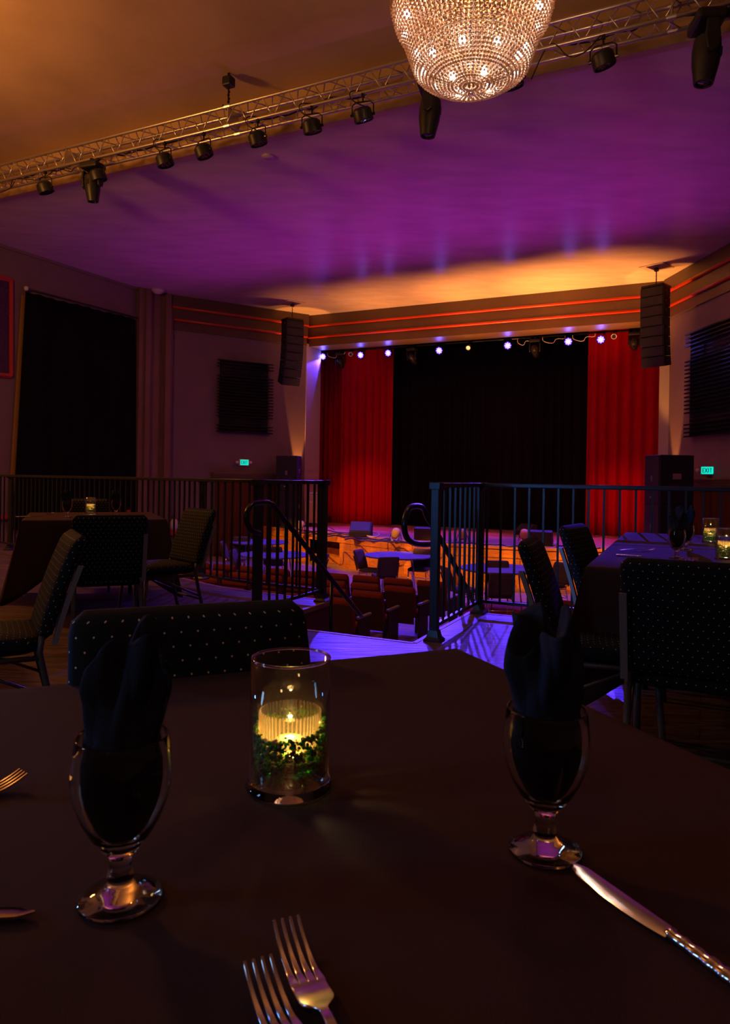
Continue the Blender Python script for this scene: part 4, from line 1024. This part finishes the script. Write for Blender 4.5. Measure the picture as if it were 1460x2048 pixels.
for ri, (c_, ve, n_) in enumerate(rows):
    for k in range(n_):
        vv = ve - .275 - k * .56; loc = uv(c_ + .33, vv, ZF)
        lab = 'maroon theatre seat in the left block, %s, %s' % (names_r[ri], 'at the aisle end' if k == 0 else '%s from the aisle' % ('second', 'third', 'fourth', 'fifth', 'sixth', 'seventh', 'eighth', 'ninth')[k - 1])
        if seat_n == 0: ts.location = loc; ts.rotation_euler = (0, 0, ANG); ts['label'] = lab
        else: dup(ts, loc, ANG, lab)
        seat_n += 1
for ri, c_ in enumerate((8.25, 8.95, 9.6)):
    for k in range(5):
        lab = 'maroon theatre seat in the right block, %s, %s' % (names_r[ri], 'at the aisle end' if k == 0 else '%s from the aisle' % ('second', 'third', 'fourth', 'fifth')[k - 1])
        dup(ts, uv(c_ + .33, -1.75 + .275 + k * .56, ZF), ANG, lab)
# aisle rug
p = G(995, 1217, ZF); mb = MB(); mb.prism([(-.55, -.9), (.55, -.9), (.75, 0), (.55, .9), (-.55, .9), (-.75, 0)], 0, .008, None); o = mb.build('aisle_rug', mat('red_rug', (.45, .03, .03), .9, var=.2, scale=40)); o.location = (p.x, p.y, ZF); o.rotation_euler = (0, 0, ANG); tag(o, 'red rug on the main floor below the right railing', 'rug')

# ------------------------------------------------------------------ cloth covered tables
def cloth_mesh(sx, sy, hang=.40, r=.02, seed=0, corner=.22):
    rnd = random.Random(seed); ph = [rnd.uniform(0, 6) for _ in range(6)]; per = 2 * (sx + sy); n = 240; pts = []
    def edgept(s):
        s %= per
        if s < sx: return Vector((-sx / 2 + s, -sy / 2, 0)), Vector((0, -1, 0)), min(s, sx - s)
        s -= sx
        if s < sy: return Vector((sx / 2, -sy / 2 + s, 0)), Vector((1, 0, 0)), min(s, sy - s)
        s -= sy
        if s < sx: return Vector((sx / 2 - s, sy / 2, 0)), Vector((0, 1, 0)), min(s, sx - s)
        s -= sx; return Vector((-sx / 2, sy / 2 - s, 0)), Vector((-1, 0, 0)), min(s, sy - s)
    mb = MB(); lev = [(-.03, 0), (-.008, 0), (.003, -.004), (.009, -.014)]
    rings = []
    for li in range(4 + 9):
        ring = []
        for i in range(n):
            s = per * i / n; p, nr, dc = edgept(s); w = math.exp(-(dc / .14) ** 2)
            diag = Vector((math.copysign(1, p.x), math.copysign(1, p.y), 0)).normalized(); nn = (nr * (1 - w) + diag * w).normalized()
            if li < 4: o_, z = lev[li]; ring.append(p * 1.0 + nn * o_ + Vector((0, 0, z)))
            else:
                t_ = (li - 3) / 9; Lh = hang + corner * w
                rip = .022 * math.sin(s * 9 + ph[0] + 1.5 * math.sin(s * 2 + ph[1])) + .010 * math.sin(s * 23 + ph[2])
                ring.append(p + nn * (.010 + t_ * (.03 + rip + .13 * w)) + Vector((0, 0, -.014 - (Lh - .014) * t_)))
        rings.append(ring)
    vs = [v for r_ in rings for v in r_]
    fs = [(j * n + i, (j + 1) * n + i, (j + 1) * n + (i + 1) % n, j * n + (i + 1) % n) for j in range(len(rings) - 1) for i in range(n)]
    # top grid as one polygon fan
    c0 = len(vs); vs.append(Vector((0, 0, 0))); fs += [(i, (i + 1) % n, c0) for i in range(n)]
    return vs, fs
def dining_table(corner, px_, py_, sx, sy, tl, cl, hang=.40, seed=0, z=.757):
    ctr = corner + px_ * sx / 2 + py_ * sy / 2; ctr.z = 0; rz = math.atan2(px_.y, px_.x)
    t = thing('dining_table', tl, 'table', ctr, rz, 'square dining tables on the platform')
    mb = MB(); mb.box((-sx / 2, -sy / 2, z - .035), (sx / 2, sy / 2, z - .004)); mb.build('tabletop', M_black, t, bevel=.005)
    for a in (-1, 1):
        for b in (-1, 1):
            mb = MB(); mb.tube([(a * (sx / 2 - .2), b * (sy / 2 - .2), z - .035), (a * (sx / 2 - .2), b * (sy / 2 - .2), 0)], .018, 8); mb.build('leg', M_blackmet, t, True)
    vs, fs = cloth_mesh(sx + .004, sy + .004, hang, seed=seed); mb = MB(); mb.add(vs, fs)
    o = mb.build('tablecloth', M_cloth, None, True, (0, 0, 0)); o.location = (ctr.x, ctr.y, z + .002); o.rotation_euler = (0, 0, rz)
    tag(o, cl, 'tablecloth', 'black tablecloths'); o.modifiers.new('thickness', 'SOLIDIFY').thickness = .0012
    return t
ZT = .76
cor = G(914, 1295, ZT)
dining_table(cor - tp * 1.55 - tq * 1.22, tp, tq, 1.55, 1.22, 'dining table in the foreground under a dark cloth', 'plain dark cloth filling the foreground under vase and goblets', .35, 1)
cB = G(1173, 1132, ZT); cB2 = G(1222, 1089, ZT); cB3 = G(1252, 1064, ZT)
ub = Vector((cB3.x - cB.x, cB3.y - cB.y, 0)); LB = ub.length; ub.normalize(); vb = Vector((ub.y, -ub.x, 0))
L1 = (cB2 - cB).length
dining_table(cB, vb, ub, 1.25, L1 - .01, 'near one of the two joined dining tables at the right', 'dark cloth on the near right table, laid with cutlery', .42, 3)
dining_table(cB + ub * (L1 + .01), vb, ub, 1.25, LB - L1, 'far one of the two joined dining tables at the right', 'purple-tinged dark cloth on the far right table', .42, 4)
cD = G(44, 1040, ZT); cD2 = G(332, 1038, ZT); dd = Vector((cD2.x - cD.x, cD2.y - cD.y, 0)); LD = dd.length; dd.normalize(); dn = Vector((-dd.y, dd.x, 0))
dining_table(cD, dd, dn, LD, 1.2, 'dining table at the left in front of the curved railing', 'black cloth with long pointed corners on the left table', .42, 5)
pe = G(24, 1075, ZT); dining_table(Vector((pe.x - 1.2, pe.y - 1.0, 0)), tp, tq, 1.15, 1.15, 'dining table mostly outside the left picture edge', 'black cloth corner at the left picture edge', .42, 6)

# ------------------------------------------------------------------ table ware
GP_out = [(.0, 0), (.033, 0), (.0352, .0015), (.0345, .0035), (.022, .0075), (.0135, .011), (.0100, .016), (.0118, .0205), (.0100, .025), (.0088, .031), (.0100, .037), (.0165, .045), (.0255, .0565), (.0335, .071), (.0395, .088), (.0415, .102), (.0412, .115), (.0398, .127), (.0383, .1385), (.0378, .1400)]
GP_in = [(.0370, .1398), (.0368, .138), (.0383, .126), (.0397, .114), (.0398, .102), (.0378, .088), (.0316, .072), (.0235, .0585), (.0145, .0495), (.006, .0465), (0, .046)]
def goblet0(loc, label):
    t = thing('water_goblet', label, 'glass', loc, 0, 'stemmed water goblets')
    mb = MB(); mb.lathe([(max(r, .0002), z) for r, z in GP_out[5:] + GP_in], 64); pr = [(max(r, .0002), z) for r, z in GP_out + GP_in]
    mb = MB(); mb.lathe(pr, 64); mb.build('goblet_glass', M_glass, t, True); return t
def napkin_mesh(h, seed, wid=.030, sx=0., sy=0.):
    rnd = random.Random(seed); ph = [rnd.uniform(0, 6) for _ in range(8)]; n = 120; nv = 46; zb = .052; out = []
    def inner(z):
        P = [(z_, r_) for r_, z_ in GP_in[::-1]]
        for (a, ra), (b, rb) in zip(P, P[1:]):
            if a <= z <= b: return ra + (rb - ra) * (z - a) / (b - a)
        return .036
    rows = []
    for j in range(nv):
        t_ = j / (nv - 1); row = []
        for i in range(n):
            th = 2 * PI * i / n
            ztop = h * (1 - .14 * (.5 + .5 * math.sin(2 * th + ph[0])) - .07 * (.5 + .5 * math.sin(5 * th + ph[1])))
            z = zb + (ztop - zb) * min(1, t_ * 1.0)
            if z < .138: r = inner(z) * .84; k = 0.
            else:
                k = min(1, (z - .138) / .03); r = (.029 * (1 - k) + wid * k) * (1 + .12 * math.sin(PI * min(1, (z - .138) / (h - .138 + 1e-6))))
            tw = 2.2 * (z - .13) / .1
            fold = .24 * math.sin(3 * th + ph[2] + tw) + .18 * math.sin(5 * th + ph[3] - 1.4 * tw) + .12 * abs(math.sin(6 * th + ph[4] + tw))
            a = (.03 if z < .13 else .03 + .97 * min(1, (z - .13) / .05))
            rr = r * (1 + fold * a) * (1.0 - .0 * t_)
            if z < .137: rr = min(rr, inner(z) * .93)
            off = max(0, (z - .13)) / .1
            row.append(Vector((rr * math.cos(th) * (1 + .1 * k) + sx * off, rr * math.sin(th) * (1 - .15 * k) + sy * off, z)))
        rows.append(row)
    # inner return of the cloth
    for q, dz in ((.80, -.004), (.55, -.02), (.25, -.05), (.03, -.06)):
        row = []
        top = rows[nv - 1]; cx = sum(v.x for v in top) / n; cy = sum(v.y for v in top) / n
        for i, v in enumerate(top): row.append(Vector((cx + (v.x - cx) * q, cy + (v.y - cy) * q, v.z + dz - (.012 * math.sin(4 * 2 * PI * i / n + ph[5]) if q < .7 else 0))))
        rows.append(row)
    vs = [v for r_ in rows for v in r_]; k = len(rows)
    fs = [(j * n + i, j * n + (i + 1) % n, (j + 1) * n + (i + 1) % n, (j + 1) * n + i) for j in range(k - 1) for i in range(n)] + [tuple(range(n))[::-1], tuple((k - 1) * n + i for i in range(n))]
    return vs, fs
def napkin(loc, label, h, seed, wid=.03, sx=0., sy=0., rz=0.):
    vs, fs = napkin_mesh(h, seed, wid, sx, sy); mb = MB(); mb.add(vs, fs); o = mb.build('folded_napkin', M_napkin, None, True, (0, 0, 0)); o.location = loc; o.rotation_euler = (0, 0, rz); return tag(o, label, 'napkin', 'black napkins standing in goblets')
gl = G(240, 1797, ZT); gr = G(1089, 1702, ZT)
g0 = goblet0(gl, 'stemmed glass goblet at the lower left holding a twisted napkin')
dup(g0, gr, .4, 'stemmed glass goblet near the knife tip at the right of the near table')
napkin(gl, 'dark napkin rising from the lower left goblet', .238, 3, .0225, .012, 0, 0)
napkin(gr, 'dark napkin fanned in the goblet near the knife tip', .246, 9, .030, -.004, 0, 1.2)
others = ((1353, 1117, 'goblet on the near right table beside the tall vase', 5), (1372, 1100, 'goblet half hidden behind the first goblet on the right tables', 6), (134, 1035, 'goblet left of the vase on the left table', 7), (232, 1031, 'goblet right of the vase on the left table', 8))
for px, py, lab, sd in others:
    p = G(px, py, ZT); dup(g0, p, sd, lab); napkin(p, 'dark napkin standing in the ' + lab, .235 if sd != 6 else .25, sd, .030, 0, 0, sd)
# vase
def ring_prof(ro, ri, z0, z1, n=64): return [(ro, z0), (ro, z1), ((ro + ri) / 2, z1 + .0012), (ri, z1), (ri, z0)]
vz = G(578, 1572, ZT)
def vase0(loc, label):
    t = thing('glass_vase', label, 'vase', loc, 0, 'glass cylinder vases with moss and candle')
    mb = MB(); mb.lathe([(.0463, .010), (.0463, .1495), (.0442, .1495), (.0442, .0115)], 72, closed=True); w = mb.build('glass_wall', M_thin, t, True)
    mb = MB(); mb.tube([(.0452 * math.cos(2 * PI * k / 64), .0452 * math.sin(2 * PI * k / 64), .150) for k in range(64)], .0016, 8, True); mb.build('rim', M_glass, t, True)
    mb = MB(); mb.lathe([(.001, 0), (.0495, 0), (.0508, .003), (.0495, .006), (.0468, .0095), (.0445, .0115), (.001, .0095)], 64); mb.build('thick_base', M_glass, t, True)
    return t
v_ = vase0(vz, 'tall glass cylinder vase in the middle of the near table')
def filling(loc, rz, label, first=None):
    if first:
        o = first.copy(); C.objects.link(o); o.location = loc; o.rotation_euler = (0, 0, rz); o['label'] = label; return o
    mb = MB(); rr = random.Random(5); k = 0
    while k < 1500:
        r = .0435 * rr.random() ** .25; a = rr.uniform(0, 2 * PI); x, y = r * math.cos(a), r * math.sin(a)
        top = .074 + .006 * math.sin(a * 1 + .6) * r / .043 + rr.uniform(-.003, .003); z = rr.uniform(.014, top)
        if r < .033: 
            if rr.random() < .93: continue
        s_ = rr.uniform(.0018, .0044) if z < .040 else rr.uniform(.0014, .0029)
        if math.hypot(x, y) + s_ * 1.3 > .0438: continue
        if z > .038 and math.hypot(x, y) < .0372 + s_: continue
        mb.ball((x, y, z), s_, 0, (rr.uniform(.7, 1.2), rr.uniform(.7, 1.2), rr.uniform(.5, 1.1))); k += 1
    for _ in range(650):
        a = rr.uniform(0, 2 * PI); s_ = rr.uniform(.0014, .0028); r = rr.uniform(.0372 + s_, .0434 - s_); mb.ball((r * math.cos(a), r * math.sin(a), rr.uniform(.045, .071 + .006 * math.sin(a + .6))), s_, 0, (1, 1, rr.uniform(.7, 1.2)))
    for _ in range(420):
        a = rr.uniform(0, 2 * PI); s_ = rr.uniform(.0018, .0034); r = rr.uniform(.036, .0436 - s_); mb.ball((r * math.cos(a), r * math.sin(a), rr.uniform(.0145, .026)), s_, 0, (1, 1, rr.uniform(.7, 1.1)))
    for _ in range(500):
        a = rr.uniform(0, 2 * PI); x, y = .039 * math.cos(a) * rr.uniform(.2, 1), .039 * math.sin(a) * rr.uniform(.2, 1)
        mb.ball((x, y, .034 + rr.uniform(-.004, .003)), rr.uniform(.002, .004), 0)
    o = mb.build('moss_and_pebbles', M_moss, None, False, (0, 0, 0)); o.location = loc; tag(o, label, 'moss and pebbles', 'moss fillings of the vases', 'stuff'); return o
fill0 = filling(vz, 0, 'green moss and pebbles filling the middle vase of the near table')
def candle0(loc, label):
    t = thing('candle_cup', label, 'candle holder', loc + Vector((0, 0, .042)), 0, 'ribbed candle cups')
    nrib = 44; mb = MB(); vs = []; prof = [(.030, 0), (.0345, .003), (.0355, .046), (.0345, .048), (.0330, .046), (.0318, .006), (.0010, .005)]
    n = nrib * 4
    for r, z in prof:
        for i in range(n):
            a = 2 * PI * i / n; q = r + (.0011 * math.cos(nrib * a) if r > .033 else 0); vs.append((q * math.cos(a), q * math.sin(a), z))
    k = len(prof); fs = [(j * n + i, j * n + (i + 1) % n, (j + 1) * n + (i + 1) % n, (j + 1) * n + i) for j in range(k - 1) for i in range(n)] + [tuple(range(n))[::-1], tuple((k - 1) * n + i for i in range(n))]
    mb.add(vs, fs); mb.build('ribbed_cup', M_ribbed, t, False)
    mb = MB(); mb.lathe([(.001, .0055), (.017, .0055), (.0175, .013), (.015, .0145), (.001, .014)], 32); mb.build('candle', mat('wax', (.95, .75, .4), .5, emit=(1, .55, .15), estr=.8), t, True)
    mb = MB(); mb.ball((0, 0, .0150), .0022, 1, (2.4, 2.4, .9)); mb.build('flame', M_flame, t, True)
    return t
cn0 = candle0(vz, 'lit candle in a ribbed cup inside the middle vase of the near table')
def candle_light(p, pw):
    lamp('candle_glow_and_moss_fill', 'POINT', p + Vector((0, 0, .062)), (1, .60, .18), pw * .42, .0012)
    lamp('candle_glow_and_moss_fill', 'POINT', p + Vector((0, 0, .022)), (1, .70, .25), pw * 3.6, .006)  # second lamp added beneath the cup to light the moss from inside
candle_light(vz, .55)
for px, py, lab in ((1452, 1119, 'vase cut by the picture edge on the right tables'), (1421, 1085, 'vase farther from us on the right tables'), (181, 1027, 'vase on the left dining table')):
    p = G(px, py, ZT); dup(v_, p, 1.3, 'glass cylinder ' + lab); filling(p, px * .1, 'moss and pebbles inside the ' + lab, fill0)
    dup(cn0, p + Vector((0, 0, .042)), .5, 'lit candle cup in the ' + lab); candle_light(p, .6)

# cutlery
def fork0():
    t = thing('fork', 'x', 'fork', (0, 0, 0), 0, 'forks')
    # tines point to +Y, centre of shoulder at origin, handle to -Y
    def zc(y):
        if y > 0: return .004 - .012 * (y / .06) + .022 * (y / .06) ** 2
        if y > -.055: q = -y / .055; return .004 + .009 * q * q * (3 - 2 * q)
        return .013 - .007 * min(1, (-.055 - y) / .09)
    def strip(ys, wf, th=.0016, x0=0.):
        vs = []
        for y in ys:
            w = wf(y); z = zc(y)
            for (a, b, cz_) in ((-w, 0, 0), (w, 0, 0), (w, 0, -th), (-w, 0, -th)): vs.append((x0 + a, y, z + cz_ + .002 + (.0015 * (1 if cz_ == 0 else 1) * 0)))
        k = len(ys); fs = []
        for i in range(k - 1):
            for j in range(4): fs.append((i * 4 + j, i * 4 + (j + 1) % 4, (i + 1) * 4 + (j + 1) % 4, (i + 1) * 4 + j))
        fs += [(3, 2, 1, 0), tuple((k - 1) * 4 + j for j in range(4))]
        return vs, fs
    mb = MB(); ys = [-.15 + .005 * i for i in range(32)] ; ys = [y for y in ys if y <= .0051]
    def wf(y):
        if y > -.022: return .0125 - .0012 * max(0, y) / .005 * 0
        if y > -.038: q = (y + .038) / .016; return .0032 + .0093 * (q * q * (3 - 2 * q))
        if y > -.10: return .0032 + .0012 * (-.038 - y) / .062
        return .0044 + .0045 * math.sin(min(1, (-.10 - y) / .05) * PI * .6)
    ys2 = sorted(set([-.15, -.145, -.14, -.13, -.12, -.11, -.10, -.08, -.06, -.045, -.038, -.035, -.032, -.029, -.026, -.022, -.015, -.008, -.004, -.001]))
    vs, fs = strip(ys2, wf, .0022); mb.add(vs, fs); o = mb.build('handle_and_neck', M_chrome, t, True); smooth_angle(o, 35); b = o.modifiers.new('bevel', 'BEVEL'); b.width = .0006; b.segments = 2
    for k in range(4):
        x0 = -.0096 + .0064 * k; mb = MB(); vs, fs = strip([-.003 + .003 * i for i in range(22)], lambda y: (.0031 if y < .003 else .0024 + .0007 * max(0, (.012 - y) / .009)) - .0012 * max(0, (y - .002)) / .058, .0022, x0)
        mb.add(vs, fs); o = mb.build('tine', M_chrome, t); smooth_angle(o, 35); b = o.modifiers.new('bevel', 'BEVEL'); b.width = .0005; b.segments = 2
    return t
def knife0():
    t = thing('knife', 'x', 'knife', (0, 0, 0), 0, 'knives')   # tip at +Y end (y=.115), bolster at 0, handle to -Y
    n = 26; vs = []
    for i in range(n):
        s = i / (n - 1); y = .112 * s
        bk = .0075 - .002 * s                       # back edge, nearly straight
        if s > .9: bk = .0057 - .006 * ((s - .9) / .1)
        ed = -(.0062 + .0065 * math.sin(PI * min(1, s * 1.05)) ** .8 * (1 - .1 * s)) if s < .75 else -(.0062 + .0065 * math.sin(PI * min(1, .7875)) ** .8) * math.sqrt(max(0, 1 - ((s - .75) / .25) ** 2)) + .0 * s
        if s == 1: ed = bk = -.0005
        z = .0035
        vs += [(bk, y, z + .0011), ((bk + ed) / 2 - .0015, y, z + .0010), (ed, y, z + .0001 - .0006), ((bk + ed) / 2, y, z - .0010), (bk, y, z - .0011)]
    fs = [(i * 5 + j, i * 5 + (j + 1) % 5, (i + 1) * 5 + (j + 1) % 5, (i + 1) * 5 + j) for i in range(n - 1) for j in range(5)] + [(4, 3, 2, 1, 0)]
    mb = MB(); mb.add(vs, fs); smooth_angle(mb.build('blade', M_chrome, t), 30)
    vs = []; m = 44
    for i in range(m):
        s = i / (m - 1); y = .004 - .122 * s; w = .0052 + .0035 * s + .0006 * math.sin(s * 60) * (1 if .1 < s < .8 else 0); h = .0036 + .0006 * s + .00035 * math.sin(s * 60)
        if i == 0 or i == m - 1: w *= .6; h *= .6
        for j in range(12):
            a = 2 * PI * j / 12; vs.append((w * math.cos(a), y, .0044 + h * math.sin(a)))
    fs = [(i * 12 + j, i * 12 + (j + 1) % 12, (i + 1) * 12 + (j + 1) % 12, (i + 1) * 12 + j) for i in range(m - 1) for j in range(12)] + [tuple(range(12))[::-1], tuple((m - 1) * 12 + j for j in range(12))]
    mb = MB(); mb.add(vs, fs); mb.build('handle', M_chrome, t, True)
    return t
fk = fork0(); kn = knife0()
def put(o, tip, tail, tiplen, z=ZT, label=None, copy=False, off=.0006):
    d = Vector((tip.x - tail.x, tip.y - tail.y, 0)).normalized(); loc = Vector((tip.x, tip.y, z + off)) - d * tiplen
    if copy: return dup(o, loc, aim(d), label)
    o.location = loc; o.rotation_euler = (0, 0, aim(d)); o['label'] = label; return o
ZU = ZT + .002
put(fk, G(572, 1853, ZT + .009), G(636, 2030, ZT), .06, label='fork lying in the lower middle with its whole tine head in view')
put(fk, G(515, 1935, ZT + .009), G(590, 2130, ZT), .06, label='fork at the bottom edge showing only its tines, left of the other', copy=True)
put(kn, G(1147, 1736, ZT), G(1462, 1968, ZT), .112, label='dinner knife at the lower right with its tip at the goblet foot')
put(kn, G(68, 1836, ZT), G(-260, 1850, ZT), .112, label='knife tip entering at the lower left edge, lit orange', copy=True)
put(fk, G(47, 1552, ZT + .010), G(-180, 1640, ZT), .06, label='fork tines entering at the left edge above the knife tip', copy=True)
put(kn, G(1332, 1118, ZT), G(1212, 1110, ZT), .112, label='knife lying along the near right table edge', copy=True)
put(fk, G(1310, 1102, ZT), G(1220, 1103, ZT), .06, label='fork with raised tines beside the knife on the near right table', copy=True)
put(fk, G(1375, 1122, ZT), G(1372, 1160, ZT), .06, label='fork just behind the dotted chair top, left of its pair', copy=True)
put(fk, G(1391, 1122, ZT), G(1388, 1160, ZT), .06, label='fork just behind the dotted chair top, right of its pair', copy=True)
put(kn, G(88, 1033, ZT), G(50, 1034, ZT), .112, label='knife at the left end of the left dining table', copy=True)
put(fk, G(106, 1028, ZT), G(88, 1031, ZT), .06, label='fork beside the knife on the left dining table', copy=True)

# red and white extinguisher behind the left railing
p = G(345, 1100, ZF); pp = WP(345, 1070, LS0, LC) + nLS * .15
t = thing('fire_extinguisher', 'small red and white cylinder on the wall right of the left table', 'fire extinguisher', pp)
mb = MB(); mb.lathe([(.001, 0), (.10, 0), (.11, .03), (.11, .17), (.001, .17)], 20); mb.build('tank', M_frame, t, True)
mb = MB(); mb.lathe([(.11, .17), (.11, .40), (.08, .46), (.03, .48), (.001, .48)], 20); mb.build('white_shell', M_white, t, True)
mb = MB(); mb.lathe([(.03, .48), (.03, .54), (.001, .54)], 10); mb.box((-.09, -.015, .52), (.03, .015, .55)); mb.build('valve', M_black, t)

# ------------------------------------------------------------------ lights
AMB = (1.0, .33, .055)
lamp('chandelier_glow', 'POINT', (CH.x, CH.y, zr - .05), (1, .68, .44), 34, .10)
lamp('chandelier_core', 'POINT', (CH.x, CH.y, zr + .3), (1, .40, .09), 65, .12)
# second chandelier beyond the left edge
Q = uv(4.0, -9.5, 5.0); lamp('left_chandelier_glow', 'POINT', Q, (1, .38, .08), 460, .3)
LEDC = (.075, .028, 1.0)
for i, p in enumerate(led_pos):
    v_ = p.dot(W); tgt = uv(14.3, v_ * .8 - 1.2, -1.3); d = (tgt - p).normalized()
    lamp('led_wash', 'SPOT', p + d * .12, LEDC, 700, .05, tgt, 57, .15)
for k, tv in ((1, -3.4), (3, -2.4), (5, -1.5), (6, -.5)):
    p = led_pos[k]; tgt = uv(5.5, tv, -.0); d = (tgt - p).normalized()
    lamp('led_beam', 'SPOT', p + d * .12, LEDC, 4200, .05, tgt, 9.2, .15)
# amber uplights beside the stage
for nm, px, cc_ in (('amber_uplight_left', 597, 19.72), ('amber_uplight_right', 1349, 19.6)):
    q_ = CP(px, 985, cc_) if px < 700 else WP(px, 1050, RC, RE) + nRS * .26
    lamp(nm, 'SPOT', q_, AMB, 1300, .04, q_ + Vector((0, 0, 5)), 20, .25)
for v, pw in ((-10.3, 1000), (-7.8, 1900), (-5.2, 3400), (-2.8, 4200)):
    lamp('amber_header_wash', 'SPOT', uv(19.35, v, .4), AMB, pw, .15, uv(19.35, v + .1, 6.4), 54, 1.)  # added spots without fixtures, widening the amber band on the ceiling
# purple wash over the ceiling: added spots, real source unknown
for v, pw in ((-12.5, 240), (-10., 420), (-7.5, 560), (-5., 600), (-2.6, 560), (-.2, 420)):
    lamp('purple_wash', 'SPOT', uv(16.6, v, ZS + .25), (.50, .012, .66), pw, .15, uv(13.5, v, ZC), 56, 1.)
for v in (-9.3, -6.2, -3.):
    lamp('magenta_stage_spot', 'SPOT', uv(20.3, v, 5.2), (.9, .05, .80), 1100, .1, uv(19.0, v, ZS), 36, .8)
hd_ = CP(1414, 55, TC0 + .02); hp = uv(TC0, hd_.dot(W), TZ0 - .75); tg = WP(1384, 690, RC, RE)
lamp('blue_moving_head_beam', 'SPOT', hp, (.12, .06, 1), 500, .03, tg, 9, .8)
# warm front light from the house
for f in (.16, .24, .32, .40, .48, .56, .64, .73, .82):
    e_ = edge[int(f * (len(edge) - 1))]; lamp('warm_front_spot', 'SPOT', uv(8.45, e_.dot(W) * .7 - 1.8, TZ0 - .5), (1, .36, .05), 3600, .06, Vector((e_.x, e_.y, -.78)), 9, .5)
lamp('red_curtain_fill', 'SPOT', uv(8.45, -6, TZ0 - .5), (1, .02, .06), 600, .1, uv(21.2, -6.2, .2), 50, .9)  # red spot added to lift the curtains, no fixture of its own
for px in (722, 1245):
    q_ = CP(px, 1000, 21.2); lamp('red_curtain_fill', 'SPOT', uv(8.45, -6, TZ0 - .5), (1, .03, .04), 2600, .06, Vector((q_.x, q_.y, .45)), 12, 1.)  # further red spots added to brighten the curtain bottoms
# unseen blue source at the left, split over added narrow spots
lamp('cool_side_lamp', 'SPOT', (-1.6, 1.9, 1.15), (.08, .30, 1.0), 80, .06, Vector((-1.6, 1.9, 1.04)) + Vector((math.cos(.75), math.sin(.75), 0)), 34, .1)
lamp('cool_side_lamp', 'SPOT', (-2.2, 1.6, 1.15), (.06, .28, 1.0), 24, .06, Vector((-2.2, 1.6, 1.04)) + Vector((math.cos(-.20), math.sin(-.20), 0)), 36, .2)
lamp('cool_glint_fill', 'AREA', (-2.9, .35, 1.75), (.30, .55, 1.0), 10, .30, (-.1, .6, .85), sy=1.0)  # unseen panel added for blue-white highlights on goblets and vase
lamp('warm_glint_fill', 'AREA', (-1.6, -2.6, 4.6), (1, .52, .22), 9, .35, (0, .6, .8), sy=.35)  # unseen panels added for warm sparkles on the glass, as from another chandelier
lamp('warm_glint_fill', 'AREA', (2.4, -1.2, 4.4), (1, .52, .22), 5, .3, (0, .6, .8), sy=.3)
wd = bpy.data.worlds.new('world'); S.world = wd; wd.use_nodes = True
wd.node_tree.nodes['Background'].inputs[0].default_value = (.02, .012, .015, 1); wd.node_tree.nodes['Background'].inputs[1].default_value = .2

# ------------------------------------------------------------------ render settings
S.view_settings.view_transform = 'Standard'; S.view_settings.look = 'None'; S.view_settings.gamma = 1; S.view_settings.exposure = 0.0
S.view_settings.use_curve_mapping = False
S.cycles.use_denoising = True
S.cycles.max_bounces = 10; S.cycles.transmission_bounces = 9; S.cycles.transparent_max_bounces = 16; S.cycles.diffuse_bounces = 2; S.cycles.glossy_bounces = 4
S.cycles.sample_clamp_indirect = 4.0; S.cycles.caustics_refractive = False; S.cycles.caustics_reflective = False
